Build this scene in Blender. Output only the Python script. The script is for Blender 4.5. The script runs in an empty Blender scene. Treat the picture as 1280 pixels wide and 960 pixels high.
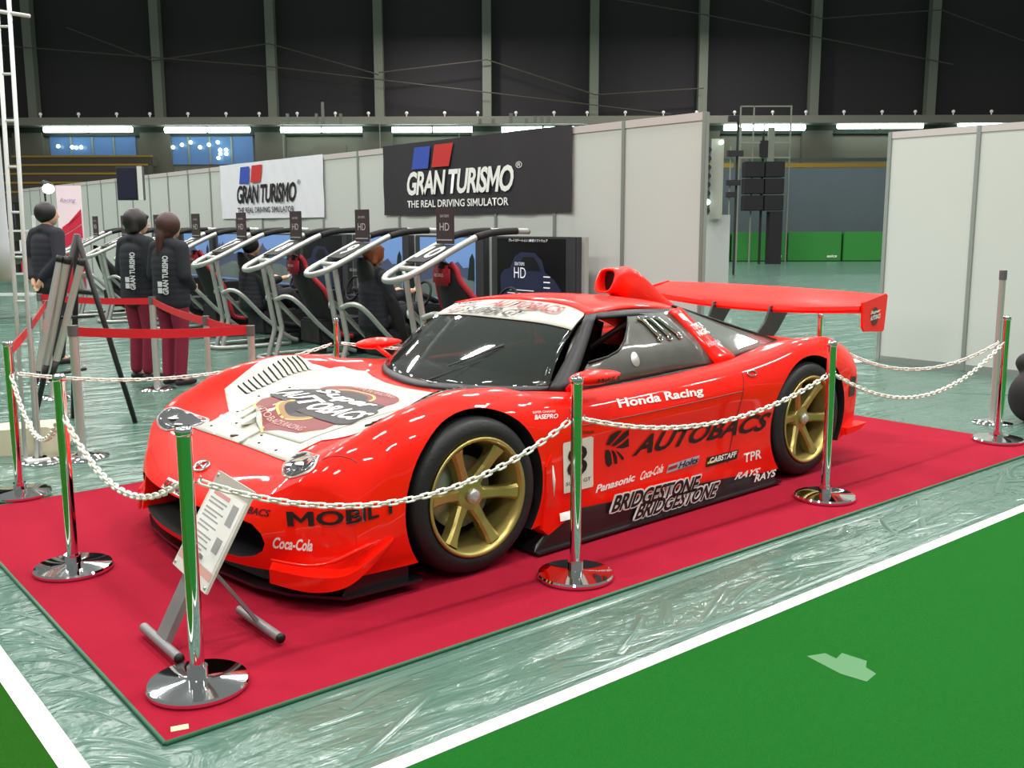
import bpy, bmesh, math, random
import numpy as np
from mathutils import Vector, Matrix
from mathutils.bvhtree import BVHTree
random.seed(7)
SC = bpy.context.scene
COL = SC.collection
# ---------------- camera ----------------
cam_d = bpy.data.cameras.new('camera'); cam = bpy.data.objects.new('camera', cam_d); COL.objects.link(cam)
YAW, PITCH, ROLL = 0.883, 0.161, -0.003
fw = Vector((math.cos(YAW)*math.cos(PITCH), math.sin(YAW)*math.cos(PITCH), -math.sin(PITCH)))
rt = Vector((math.sin(YAW), -math.cos(YAW), 0)); up = rt.cross(fw)
cr, sr = math.cos(ROLL), math.sin(ROLL)
r2 = rt*cr + up*sr; u2 = up*cr - rt*sr
M = Matrix((r2, u2, -fw)).transposed().to_4x4(); M.translation = Vector((-0.933, -2.776, 1.538))
cam.matrix_world = M
cam_d.sensor_fit = 'HORIZONTAL'; cam_d.sensor_width = 36.0; cam_d.lens = 1231.3/1280*36
cam_d.clip_end = 300; SC.camera = cam
# ---------------- light ----------------
W = bpy.data.worlds.new('hall_ambient'); SC.world = W; W.use_nodes = True
bg = W.node_tree.nodes['Background']; bg.inputs[0].default_value = (0.86, 0.95, 0.93, 1); bg.inputs[1].default_value = 0.26
SC.view_settings.view_transform = 'Standard'; SC.view_settings.look = 'None'
SC.view_settings.gamma = 1; SC.view_settings.use_curve_mapping = False
SC.view_settings.exposure = 0.0
LAMPS = [(x, y) for x in (-7, -1, 5, 11, 17) for y in (-8, -1, 6, 13, 20)]+[(x, y) for x in (9, 18, 27, 36) for y in (27, 36)]+[(x, y) for x in (25, 34) for y in (1, 10, 18)]+[(0, 27), (0, 36)]  # hall lamp grid, then farther lamps added to brighten the far background
LAMP_Z, LAMP_W = 11.0, 400
for i, (x, y) in enumerate(LAMPS):
    ld = bpy.data.lights.get('hall_and_fill_lamp') or bpy.data.lights.new('hall_and_fill_lamp', 'AREA')
    ld.shape = 'RECTANGLE'; ld.size = 1.5; ld.size_y = 0.5; ld.energy = LAMP_W; ld.color = (1.0, 0.985, 0.95)
    lo = bpy.data.objects.new('hall_and_fill_lamp', ld); COL.objects.link(lo); lo.location = (x, y, LAMP_Z)
# ---------------- materials ----------------
MATS = {}
def lin(c):
    c = c/255.0
    return c/12.92 if c <= 0.04045 else ((c+0.055)/1.055)**2.4
def mat(name, rgb=(200,200,200), rough=0.5, metal=0.0, coat=0.0, emit=0.0, alpha=1.0, bump=0.0, bscale=60, var=0.0, vscale=4, trans=0.0, spec=0.5, sheen=0.0):
    if name in MATS: return MATS[name]
    m = bpy.data.materials.new(name); m.use_nodes = True
    nt = m.node_tree; b = nt.nodes['Principled BSDF']
    c = (lin(rgb[0]), lin(rgb[1]), lin(rgb[2]), 1)
    b.inputs['Base Color'].default_value = c
    b.inputs['Roughness'].default_value = rough; b.inputs['Metallic'].default_value = metal
    b.inputs['Coat Weight'].default_value = coat; b.inputs['Coat Roughness'].default_value = 0.04
    b.inputs['Alpha'].default_value = alpha; b.inputs['Transmission Weight'].default_value = trans
    b.inputs['Specular IOR Level'].default_value = spec
    if sheen: b.inputs['Sheen Weight'].default_value = sheen
    if emit:
        b.inputs['Emission Color'].default_value = c; b.inputs['Emission Strength'].default_value = emit
    tc = nt.nodes.new('ShaderNodeTexCoord')
    if var:
        n = nt.nodes.new('ShaderNodeTexNoise'); n.inputs['Scale'].default_value = vscale; n.inputs['Detail'].default_value = 6
        nt.links.new(tc.outputs['Object'], n.inputs['Vector'])
        mx = nt.nodes.new('ShaderNodeMix'); mx.data_type = 'RGBA'
        mx.inputs[6].default_value = tuple(x*(1-var) for x in c[:3])+(1,)
        mx.inputs[7].default_value = tuple(min(1, x*(1+var)) for x in c[:3])+(1,)
        nt.links.new(n.outputs['Fac'], mx.inputs[0]); nt.links.new(mx.outputs[2], b.inputs['Base Color'])
    if bump:
        n2 = nt.nodes.new('ShaderNodeTexNoise'); n2.inputs['Scale'].default_value = bscale; n2.inputs['Detail'].default_value = 4
        nt.links.new(tc.outputs['Object'], n2.inputs['Vector'])
        bp = nt.nodes.new('ShaderNodeBump'); bp.inputs['Strength'].default_value = bump; bp.inputs['Distance'].default_value = 0.01
        nt.links.new(n2.outputs['Fac'], bp.inputs['Height']); nt.links.new(bp.outputs[0], b.inputs['Normal'])
    MATS[name] = m
    return m
PAINT = mat('race_red_paint', (248, 28, 9), 0.42, coat=0.5, spec=.1)
WHITE = mat('white_paint', (192, 190, 178), 0.42, coat=0.2, spec=.3)
BLACK = mat('satin_black', (16, 15, 16), 0.45)
CARBON = mat('carbon', (26, 23, 26), 0.3, coat=0.4, var=0.4, vscale=60)
WELL = mat('wheel_well', (10, 10, 10), 0.9)
RUBBER = mat('tyre_rubber', (22, 22, 23), 0.55, bump=0.2)
GOLD = mat('gold_rim', (176, 160, 92), 0.34, metal=0.65)
CHROME = mat('chrome', (225, 225, 225), 0.05, metal=1.0)
STEEL = mat('brushed_steel', (196, 196, 190), 0.34, metal=0.6)
SILVER = mat('silver_tube', (178, 180, 174), 0.38, metal=0.55)
WTXT = mat('white_print', (240, 240, 235), 0.5)
BTXT = mat('black_print', (22, 10, 10), 0.5)
RTXT = mat('red_print', (150, 14, 18), 0.5)
DKRED = mat('dark_red_print', (118, 30, 32), 0.5)
GOLDP = mat('gold_print', (205, 175, 95), 0.5)
BLUEP = mat('blue_print', (52, 78, 175), 0.6)
BANRED = mat('banner_red_print', (200, 42, 40), 0.6)
YELP = mat('yellow_print', (215, 200, 50), 0.5)
PWHITE = mat('white_plastic_chain', (232, 232, 220), 0.45)
# ---------------- helpers ----------------
def link(o, parent=None):
    COL.objects.link(o)
    if parent is not None: o.parent = parent
    return o
def empty(name, loc=(0,0,0), rz=0.0, parent=None):
    o = bpy.data.objects.new(name, None); o.location = loc; o.rotation_euler = (0,0,rz); o.empty_display_size = .1
    return link(o, parent)
def tag(o, label=None, cat=None, group=None, kind=None):
    if label: o['label'] = label
    if cat: o['category'] = cat
    if group: o['group'] = group
    if kind: o['kind'] = kind
    return o
def obj(name, bm, m, parent=None, smooth=False, loc=None, rot=None):
    me = bpy.data.meshes.new(name); bmesh.ops.recalc_face_normals(bm, faces=bm.faces); bm.to_mesh(me); bm.free()
    for x in (m if isinstance(m, (list, tuple)) else [m]): me.materials.append(x)
    if smooth:
        for p in me.polygons: p.use_smooth = True
    o = bpy.data.objects.new(name, me)
    if loc is not None: o.location = loc
    if rot is not None: o.rotation_euler = rot
    return link(o, parent)
def autosmooth(o, ang=35):
    me = o.data
    bm = bmesh.new(); bm.from_mesh(me)
    for e in bm.edges:
        if len(e.link_faces) == 2 and e.calc_face_angle(0) > math.radians(ang): e.smooth = False
    for f in bm.faces: f.smooth = True
    bm.to_mesh(me); bm.free(); return o
def box(bm, c, s, rz=0.0, mi=0, bev=0.0, R=None):
    g = bmesh.ops.create_cube(bm, size=1.0)['verts']
    for v in g: v.co = Vector((v.co.x*s[0], v.co.y*s[1], v.co.z*s[2]))
    if bev:
        es = list({e for v in g for e in v.link_edges})
        r = bmesh.ops.bevel(bm, geom=es, offset=bev, segments=2, affect='EDGES'); g = list({v for f in r['faces'] for v in f.verts} | {v for v in g if v.is_valid})
        fs = {f for v in g for f in v.link_faces}; g = list({v for f in fs for v in f.verts})
    Mx = Matrix.Translation(c) @ (R.to_4x4() if R is not None else Matrix.Rotation(rz, 4, 'Z'))
    for v in g: v.co = Mx @ v.co
    for f in {f for v in g for f in v.link_faces}: f.material_index = mi
    return g
def cyl(bm, a, b, r1, r2=None, n=16, cap=True, mi=0):
    a, b = Vector(a), Vector(b); r2 = r1 if r2 is None else r2
    d = b-a; L = d.length
    if L < 1e-6: return []
    g = bmesh.ops.create_cone(bm, cap_ends=cap, segments=n, radius1=r1, radius2=r2, depth=L)['verts']
    Mx = Matrix.Translation((a+b)/2) @ d.to_track_quat('Z', 'Y').to_matrix().to_4x4()
    for v in g: v.co = Mx @ v.co
    for f in {f for v in g for f in v.link_faces}: f.material_index = mi
    return g
def catmull(pts, n=6, closed=False):
    P = [Vector(p) for p in pts]; out = []
    m = len(P); rng = m if closed else m-1
    for i in range(rng):
        p0 = P[(i-1) % m] if closed else P[max(i-1, 0)]; p1 = P[i]; p2 = P[(i+1) % m]
        p3 = P[(i+2) % m] if closed else P[min(i+2, m-1)]
        for k in range(n):
            t = k/n
            out.append(0.5*((2*p1)+(p2-p0)*t+(2*p0-5*p1+4*p2-p3)*t*t+(3*p1-p0-3*p2+p3)*t**3))
    if not closed: out.append(P[-1])
    return out
def tube(bm, pts, r, n=10, closed=False, radii=None, mi=0):
    pts = [Vector(p) for p in pts]; m = len(pts); rings = []; prev = None
    for i, p in enumerate(pts):
        if closed: t = pts[(i+1) % m]-pts[i-1]
        else: t = pts[min(i+1, m-1)]-pts[max(i-1, 0)]
        t.normalize()
        if prev is None:
            a = Vector((0,0,1)) if abs(t.z) < .9 else Vector((1,0,0)); x = t.cross(a).normalized()
        else:
            x = (prev-t*prev.dot(t)).normalized()
        prev = x; y = t.cross(x); rr = radii[i] if radii else r
        rings.append([bm.verts.new(p+(x*math.cos(2*math.pi*k/n)+y*math.sin(2*math.pi*k/n))*rr) for k in range(n)])
    for i in range(m if closed else m-1):
        A, B = rings[i], rings[(i+1) % m]
        if closed and i == m-1:
            best = min(range(n), key=lambda s: (A[0].co-B[s].co).length); B = B[best:]+B[:best]
        for k in range(n):
            f = bm.faces.new((A[k], A[(k+1) % n], B[(k+1) % n], B[k])); f.material_index = mi
    if not closed:
        bm.faces.new(rings[0][::-1]).material_index = mi; bm.faces.new(rings[-1]).material_index = mi
def lathe(bm, prof, n=32, axis='Z', mi=0, cap=True):
    rings = []
    for (r, h) in prof:
        ring = []
        for k in range(n):
            a = 2*math.pi*k/n; c, s = math.cos(a)*r, math.sin(a)*r
            co = (c, s, h) if axis == 'Z' else (c, h, s)
            ring.append(bm.verts.new(co))
        rings.append(ring)
    for i in range(len(rings)-1):
        for k in range(n):
            f = bm.faces.new((rings[i][k], rings[i][(k+1) % n], rings[i+1][(k+1) % n], rings[i+1][k])); f.material_index = mi
    for ring, rv in ((rings[0], prof[0][0]), (rings[-1], prof[-1][0])):
        if cap and rv > 1e-5: bm.faces.new(ring).material_index = mi
    bmesh.ops.remove_doubles(bm, verts=bm.verts, dist=1e-6)
def prism(bm, poly, fn0, fn1, mi=0):
    """poly 2-D outline; fn0/fn1 map (a,b) to the two faces"""
    A = [bm.verts.new(fn0(a, b)) for a, b in poly]; B = [bm.verts.new(fn1(a, b)) for a, b in poly]
    n = len(poly)
    bm.faces.new(A).material_index = mi; bm.faces.new(B[::-1]).material_index = mi
    for i in range(n): bm.faces.new((A[i], B[i], B[(i+1) % n], A[(i+1) % n])).material_index = mi
def flat_map(origin, ax, ay):
    o, x, y = Vector(origin), Vector(ax), Vector(ay)
    return lambda s, t: o+x*s+y*t
def raw_text(s, off, spacing):
    cu = bpy.data.curves.new('t', 'FONT'); cu.body = s; cu.size = 1; cu.offset = off; cu.space_character = spacing; cu.resolution_u = 3
    o = bpy.data.objects.new('t', cu); COL.objects.link(o)
    dg = bpy.context.evaluated_depsgraph_get(); dg.update()
    me = bpy.data.meshes.new_from_object(o.evaluated_get(dg))
    bpy.data.objects.remove(o); bpy.data.curves.remove(cu)
    bm = bmesh.new(); bm.from_mesh(me); bpy.data.meshes.remove(me)
    return bm
def text_bm(s, bold=0.0, shear=0.0, norm=True, spacing=1.0, cuts=(0, 0)):
    b_ = min(bold, .03); bm = raw_text(s, b_, spacing)
    if b_ > 0 and 'M' in s:       # the font's M self-overlaps when emboldened: draw that letter here
        ref = raw_text(s, 0, spacing); seen = set(); boxes = []
        for f in ref.faces:
            if f in seen: continue
            st, isl = [f], []
            seen.add(f)
            while st:
                g = st.pop(); isl.append(g)
                for e in g.edges:
                    for h in e.link_faces:
                        if h not in seen: seen.add(h); st.append(h)
            if len(isl) == 13 and abs(sum(g.calc_area() for g in isl)-.19636) < .002:
                xs = [v.co.x for g in isl for v in g.verts]; ys = [v.co.y for g in isl for v in g.verts]
                boxes.append((min(xs)-b_, max(xs)+b_, min(ys)-b_, max(ys)+b_))
        ref.free()
        for x0, x1, y0, y1 in boxes:
            kill = [f for f in bm.faces if x0-.06 < f.calc_center_median().x < x1+.06 and all(x0-.1 < v.co.x < x1+.1 for v in f.verts)]
            bmesh.ops.delete(bm, geom=kill, context='FACES')
            W_, H_ = x1-x0, y1-y0; sw = .10+2*b_
            P = [(0,0),(sw,0),(sw,.60*H_),(.5*W_,.20*H_),(W_-sw,.60*H_),(W_-sw,0),(W_,0),(W_,H_),(W_-sw,H_),(.5*W_,.50*H_),(sw,H_),(0,H_)]
            vs = [bm.verts.new((x0+p[0], y0+p[1], 0)) for p in P]
            bmesh.ops.triangle_fill(bm, edges=[bm.edges.new((vs[i], vs[(i+1) % 12])) for i in range(12)], use_beauty=True)
    loose = [v for v in bm.verts if not v.link_faces]; bmesh.ops.delete(bm, geom=loose, context='VERTS')
    for v in bm.verts: v.co.x += shear*v.co.y
    normalise(bm); cutgrid(bm, *cuts)
    return bm
def normalise(bm):
    if not bm.verts: return
    xs = [v.co.x for v in bm.verts]; ys = [v.co.y for v in bm.verts]
    x0, x1, y0, y1 = min(xs), max(xs), min(ys), max(ys)
    for v in bm.verts: v.co = Vector(((v.co.x-x0)/(x1-x0), (v.co.y-y0)/max(1e-6, y1-y0), 0))
def cutgrid(bm, nx, ny):
    for i in range(1, nx):
        bmesh.ops.bisect_plane(bm, geom=bm.verts[:]+bm.edges[:]+bm.faces[:], plane_co=(i/nx, 0, 0), plane_no=(1,0,0))
    for i in range(1, ny):
        bmesh.ops.bisect_plane(bm, geom=bm.verts[:]+bm.edges[:]+bm.faces[:], plane_co=(0, i/ny, 0), plane_no=(0,1,0))
def poly_bm(pts, cuts=(0, 0), ngon_bounds=None):
    """outline in its own 2-D units, filled and cut into a grid; coordinates kept"""
    bm = bmesh.new(); vs = [bm.verts.new((p[0], p[1], 0)) for p in pts]
    es = [bm.edges.new((vs[i], vs[(i+1) % len(vs)])) for i in range(len(vs))]
    bmesh.ops.triangle_fill(bm, edges=es, use_beauty=True)
    if cuts != (0, 0):
        xs = [p[0] for p in pts]; ys = [p[1] for p in pts]
        for lo, hi, n, ax in ((min(xs), max(xs), cuts[0], 0), (min(ys), max(ys), cuts[1], 1)):
            for i in range(1, n):
                co = [0,0,0]; co[ax] = lo+(hi-lo)*i/n; no = [0,0,0]; no[ax] = 1
                bmesh.ops.bisect_plane(bm, geom=bm.verts[:]+bm.edges[:]+bm.faces[:], plane_co=co, plane_no=no)
    return bm
def mapped(bm, fn):
    for v in bm.verts: v.co = fn(v.co.x, v.co.y)
    return bm
def ellipse(cx, cy, rx, ry, n=28, a0=0.0, a1=2*math.pi, rot=0.0):
    out = []
    for k in range(n):
        a = a0+(a1-a0)*k/(n if abs(a1-a0-2*math.pi) < 1e-6 else n-1)
        x, y = rx*math.cos(a), ry*math.sin(a)
        out.append((cx+x*math.cos(rot)-y*math.sin(rot), cy+x*math.sin(rot)+y*math.cos(rot)))
    return out
def text_flat(parent, s, m, o, x, y, bold=0.01, shear=0.0, name='lettering', spacing=1.0):
    """text filling the parallelogram o, o+x, o+y"""
    bm = text_bm(s, bold, shear, spacing=spacing); mapped(bm, flat_map(o, x, y))
    return obj(name, bm, m, parent)
def copy_tree(o, parent=None):
    c = o.copy(); COL.objects.link(c); c.parent = parent
    for ch in o.children: copy_tree(ch, c)
    return c
# ======================= RACE CAR =======================
TH = math.radians(1.83); VC = 0.97
U_ = Vector((math.cos(TH), math.sin(TH), 0)); V_ = Vector((-math.sin(TH), math.cos(TH), 0))
CARO = Vector((1.59, 0.519, 0.012))+V_*VC
car = empty('race_car', CARO, TH)
tag(car, 'orange-red race car with white bonnet and gold wheels on the crimson carpet', 'car')
ST = {
-0.94: [(.93,.13),(.94,.20),(.94,.32),(.92,.43),(.80,.525),(.64,.45),(.48,.39),(.25,.37),(0,.365)],
-0.86: [(.94,.13),(.95,.24),(.95,.38),(.925,.51),(.81,.60),(.65,.51),(.48,.455),(.25,.43),(0,.425)],
-0.78: [(.945,.13),(.96,.27),(.955,.43),(.93,.56),(.81,.64),(.66,.56),(.48,.505),(.25,.475),(0,.47)],
-0.65: [(.95,.13),(.965,.30),(.96,.47),(.93,.60),(.81,.675),(.67,.60),(.50,.545),(.25,.525),(0,.52)],
-0.45: [(.955,.13),(.97,.33),(.97,.51),(.935,.645),(.82,.725),(.67,.645),(.48,.60),(.25,.59),(0,.585)],
-0.20: [(.955,.13),(.97,.33),(.97,.54),(.94,.68),(.82,.775),(.68,.71),(.50,.65),(.25,.635),(0,.635)],
 0.00: [(.955,.13),(.97,.33),(.97,.55),(.94,.71),(.82,.80),(.67,.765),(.52,.675),(.25,.66),(0,.66)],
 0.25: [(.95,.13),(.965,.31),(.965,.53),(.94,.69),(.82,.785),(.68,.755),(.55,.69),(.28,.68),(0,.675)],
 0.50: [(.94,.15),(.945,.29),(.945,.46),(.94,.60),(.89,.71),(.78,.74),(.62,.70),(.35,.69),(0,.685)],
 0.80: [(.93,.145),(.925,.28),(.93,.44),(.935,.57),(.895,.67),(.82,.71),(.74,.705),(.40,.70),(0,.70)],
 1.40: [(.93,.12),(.92,.28),(.925,.44),(.935,.58),(.90,.68),(.83,.72),(.74,.715),(.40,.71),(0,.71)],
 1.90: [(.935,.10),(.93,.28),(.94,.46),(.95,.61),(.91,.71),(.84,.75),(.75,.745),(.40,.74),(0,.74)],
 2.25: [(.95,.09),(.955,.30),(.965,.50),(.965,.65),(.91,.765),(.80,.785),(.66,.775),(.35,.77),(0,.77)],
 2.60: [(.96,.13),(.97,.32),(.975,.53),(.97,.70),(.90,.825),(.77,.82),(.62,.78),(.35,.77),(0,.77)],
 2.90: [(.96,.15),(.97,.33),(.975,.53),(.97,.70),(.89,.82),(.77,.81),(.62,.775),(.35,.77),(0,.77)],
 3.12: [(.95,.19),(.965,.34),(.97,.52),(.96,.67),(.87,.775),(.77,.77),(.62,.765),(.35,.765),(0,.765)],
 3.30: [(.93,.22),(.95,.36),(.955,.50),(.94,.62),(.85,.72),(.75,.735),(.62,.735),(.35,.735),(0,.735)],
}
us = sorted(ST); A9 = np.array([ST[k] for k in us])            # [n,9,2]
def pchip(x, y, xq):
    x = np.asarray(x); h = np.diff(x); d = np.diff(y)/h; m = np.zeros(len(x))
    for i in range(1, len(x)-1):
        if d[i-1]*d[i] > 0:
            w1 = 2*h[i]+h[i-1]; w2 = h[i]+2*h[i-1]; m[i] = (w1+w2)/(w1/d[i-1]+w2/d[i])
    m[0] = d[0]; m[-1] = d[-1]
    k = np.clip(np.searchsorted(x, xq)-1, 0, len(x)-2); t = (xq-x[k])/h[k]
    return (2*t**3-3*t**2+1)*y[k]+(t**3-2*t**2+t)*h[k]*m[k]+(-2*t**3+3*t**2)*y[k+1]+(t**3-t**2)*h[k]*m[k+1]
def warp(u, w):
    f = min(1.0, max(0.0, (-0.2-u)/0.74)); f = f*f*(3-2*f)
    g = min(1.0, max(0.0, (u-2.75)/0.55))
    return u + .34*(abs(w)/.95)**2.6*f - .16*(abs(w)/.95)**3*g
def half_profile(u):
    P = [(float(pchip(us, A9[:, k, 0], u)), float(pchip(us, A9[:, k, 1], u))) for k in range(9)]
    C = catmull([(p[0], p[1], 0) for p in P], 5)
    return [(c.x, c.y) for c in C]
ugrid = list(np.arange(-.94, 3.301, 0.04)); ugrid[-1] = 3.30
rows = []
for t, du in ((0.0, -.005), (.25, -.03), (.5, -.04), (.75, -.03), (.92, -.012)):
    P = half_profile(-.94); rows.append([(warp(-.94, w)+du*max(0, 1-(w/.93)**6), w if w < .93 else .93+(w-.93)*t, .13+(z-.13)*t) for w, z in P])
for u in ugrid:
    rows.append([(warp(u, w), w, z) for w, z in half_profile(u)])
for t, du in ((.9, .012), (.6, .02), (.3, .01), (0.0, -.02)):
    P = half_profile(3.30); rows.append([(warp(3.3, w)+du*max(0, 1-(w/.93)**6), w if w < .93 else .93+(w-.93)*t, .22+(z-.22)*t) for w, z in P])
bm = bmesh.new(); G = []
for row in rows:
    near = [bm.verts.new((u, -w, z)) for u, w, z in row]
    far = [bm.verts.new((u, w, z)) for u, w, z in row[-2::-1]]
    G.append(near+far)
for i in range(len(G)-1):
    for j in range(len(G[0])-1): bm.faces.new((G[i][j], G[i+1][j], G[i+1][j+1], G[i][j+1]))
    f = bm.faces.new((G[i][0], G[i][-1], G[i+1][-1], G[i+1][0])); f.material_index = 1
bmesh.ops.remove_doubles(bm, verts=bm.verts, dist=1e-4)
bmesh.ops.holes_fill(bm, edges=bm.edges, sides=0); bmesh.ops.triangulate(bm, faces=[f for f in bm.faces if len(f.verts) > 4])
bmesh.ops.recalc_face_normals(bm, faces=bm.faces)
BVH = BVHTree.FromBMesh(bm)
body = obj('body', bm, [PAINT, WELL], car, True)
def cutter(bm2, name):
    for f in bm2.faces: f.material_index = 1
    o = obj(name, bm2, [PAINT, WELL], car); return o
def boolean(target, cut, op='DIFFERENCE'):
    md = target.modifiers.new('cut', 'BOOLEAN'); md.operation = op; md.object = cut; md.solver = 'EXACT'; md.material_mode = 'INDEX'
RF, RR, UR = .395, .395, 2.59
cuts = []
for cu_, rr in ((0.0, RF), (UR, RR)):
    for s in (-1, 1):
        b2 = bmesh.new(); cyl(b2, (cu_, s*.685, .352), (cu_, s*1.2, .352), .372, rr+.012, n=56)
        cuts.append(cutter(b2, 'arch_cutter'))
b2 = bmesh.new()   # nose mouth
mo = [(-.635,.25),(-.62,.215),(-.57,.185),(-.5,.17),(0,.16),(.5,.17),(.57,.185),(.62,.215),(.635,.25),(.625,.29),(.58,.325),(.5,.34),(0,.335),(-.5,.34),(-.58,.325),(-.625,.29)]
prism(b2, mo, lambda a, b: Vector((-1.3, a, b)), lambda a, b: Vector((-.60, a, b))); cuts.append(cutter(b2, 'mouth_cutter'))
b2 = bmesh.new()   # cockpit tub
ck = [(.52,-.55),(.78,-.66),(1.75,-.66),(2.05,-.50),(2.05,.50),(1.75,.66),(.78,.66),(.52,.55)]
prism(b2, ck, lambda a, b: Vector((a, b, .30)), lambda a, b: Vector((a, b, 1.2))); cuts.append(cutter(b2, 'cockpit_cutter'))
b2 = bmesh.new()   # wheel-arch openings reach the sill
for c_ in cuts: boolean(body, c_)
def bake(o):
    dg = bpy.context.evaluated_depsgraph_get(); dg.update()
    me = bpy.data.meshes.new_from_object(o.evaluated_get(dg)); old = o.data; o.modifiers.clear(); o.data = me
bake(body)
for c_ in cuts: bpy.data.objects.remove(c_)
autosmooth(body, 32)
# ---- projections onto the shell (car-local coordinates) ----
def drop(u, y, off=.003):
    h = BVH.ray_cast(Vector((u, y, 2)), Vector((0,0,-1)))
    return Vector((u, y, (h[0].z if h[0] else .6)+off))
def side_map(off=.003, sgn=-1):
    def f(u, z):
        h = BVH.ray_cast(Vector((u, sgn*2, z)), Vector((0,-sgn,0)))
        return Vector((u, (h[0].y if h[0] else sgn*.94)+sgn*off, z))
    return f
def front_map(off=.003):
    def f(y, z):
        h = BVH.ray_cast(Vector((-2, y, z)), Vector((1,0,0)))
        return Vector(((h[0].x if h[0] else -.9)-off, y, z))
    return f
def quad_to(fn, BL, BR, TL):
    return lambda s, t: fn(BL[0]+(BR[0]-BL[0])*s+(TL[0]-BL[0])*t, BL[1]+(BR[1]-BL[1])*s+(TL[1]-BL[1])*t)
def side_text(s, m, BL, BR, TL, bold=.015, shear=0, off=.004, cuts=(8,3), parent=None, spacing=1.0):
    return obj('lettering', mapped(text_bm(s, bold, shear, cuts=cuts, spacing=spacing), quad_to(side_map(off), BL, BR, TL)), m, parent or car)
def thick(o, t=.006, off=0.0):
    md = o.modifiers.new('thickness', 'SOLIDIFY'); md.thickness = t; md.offset = off; return o
# ---- greenhouse ----
def resample(pts, n):
    C = catmull(pts, 8) if len(pts) > 2 else [Vector(pts[0]).lerp(Vector(pts[1]), k/8) for k in range(9)]
    L = [0]
    for i in range(1, len(C)): L.append(L[-1]+(C[i]-C[i-1]).length)
    out = []; j = 0
    for k in range(n+1):
        t = L[-1]*k/n
        while j < len(C)-2 and L[j+1] < t: j += 1
        d = L[j+1]-L[j]; out.append(C[j].lerp(C[j+1], 0 if d < 1e-9 else min(1, (t-L[j])/d)))
    return out
def patch(name, lo, hi, m, nx=24, ny=10, bulge=(0,0,0), t=.008, parent=None, v0=0.0, v1=1.0, off=(0,0,0)):
    a, b = resample(lo, nx), resample(hi, nx); bm = bmesh.new(); Gd = []
    B = Vector(bulge)
    for j in range(ny+1):
        s = v0+(v1-v0)*j/ny
        Gd.append([bm.verts.new(a[i].lerp(b[i], s)+B*(4*s*(1-s))+Vector(off)) for i in range(nx+1)])
    for j in range(ny):
        for i in range(nx): bm.faces.new((Gd[j][i], Gd[j][i+1], Gd[j+1][i+1], Gd[j+1][i]))
    o = obj(name, bm, m, parent or car, True)
    if t: thick(o, t)
    return o
def sym(pts):   # pts on far side (y>0) from centre outward -> full line
    return [(p[0], -p[1], p[2]) for p in pts[::-1]]+[p for p in pts if p[1] > 1e-6]
WS_LO = sym([(.36,0,.685),(.42,.35,.695),(.54,.58,.705),(.66,.70,.71)])
WS_HI = sym([(1.20,0,1.085),(1.17,.3,1.078),(1.11,.50,1.055),(1.07,.545,1.045)])
GLASS = mat('dark_glass', (52, 58, 54), 0.03, alpha=.5, coat=1.0)
patch('windscreen', WS_LO, WS_HI, GLASS, bulge=(-.03,0,.03), t=.004)
strip = patch('sun_strip', WS_LO, WS_HI, WHITE, bulge=(-.03,0,.03), t=.002, v0=.73, v1=1.0, off=(-.004,0,.006), ny=4)
patch('windscreen_seal', WS_LO, WS_HI, BLACK, bulge=(-.03,0,.03), t=.003, v0=0.0, v1=.05, off=(-.002,0,.003), ny=2)
def ws_point(s, t, off=.018):
    i = s*24; a, b = resample(WS_LO, 24), resample(WS_HI, 24); k = min(23, int(i)); f = i-k
    p = a[k].lerp(a[k+1], f).lerp(b[k].lerp(b[k+1], f), t)+Vector((-.03,0,.03))*(4*t*(1-t))
    return p+Vector((-off*.6, 0, off))
def ws_text(s, m, s0, s1, t0, t1, bold=.02, shear=0.2):
    bmx = text_bm(s, bold, shear, cuts=(10, 1))
    A_, B_ = resample(WS_LO, 24), resample(WS_HI, 24)
    mapped(bmx, lambda x, y: ws_point(s0+(s1-s0)*x, t0+(t1-t0)*y))
    return obj('lettering', bmx, m, strip)
# roof
R_HI = sym([(1.20,0,1.092),(1.17,.3,1.085),(1.11,.50,1.062),(1.07,.555,1.05)])
R_LO = sym([(1.95,0,1.055),(1.93,.3,1.05),(1.86,.47,1.04),(1.80,.545,1.03)])
roof = patch('roof', R_HI, R_LO, PAINT, bulge=(0,0,.028), t=.02)
patch('headliner', R_HI, R_LO, BLACK, bulge=(0,0,.028), t=.004, off=(0,0,-.032))
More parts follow.
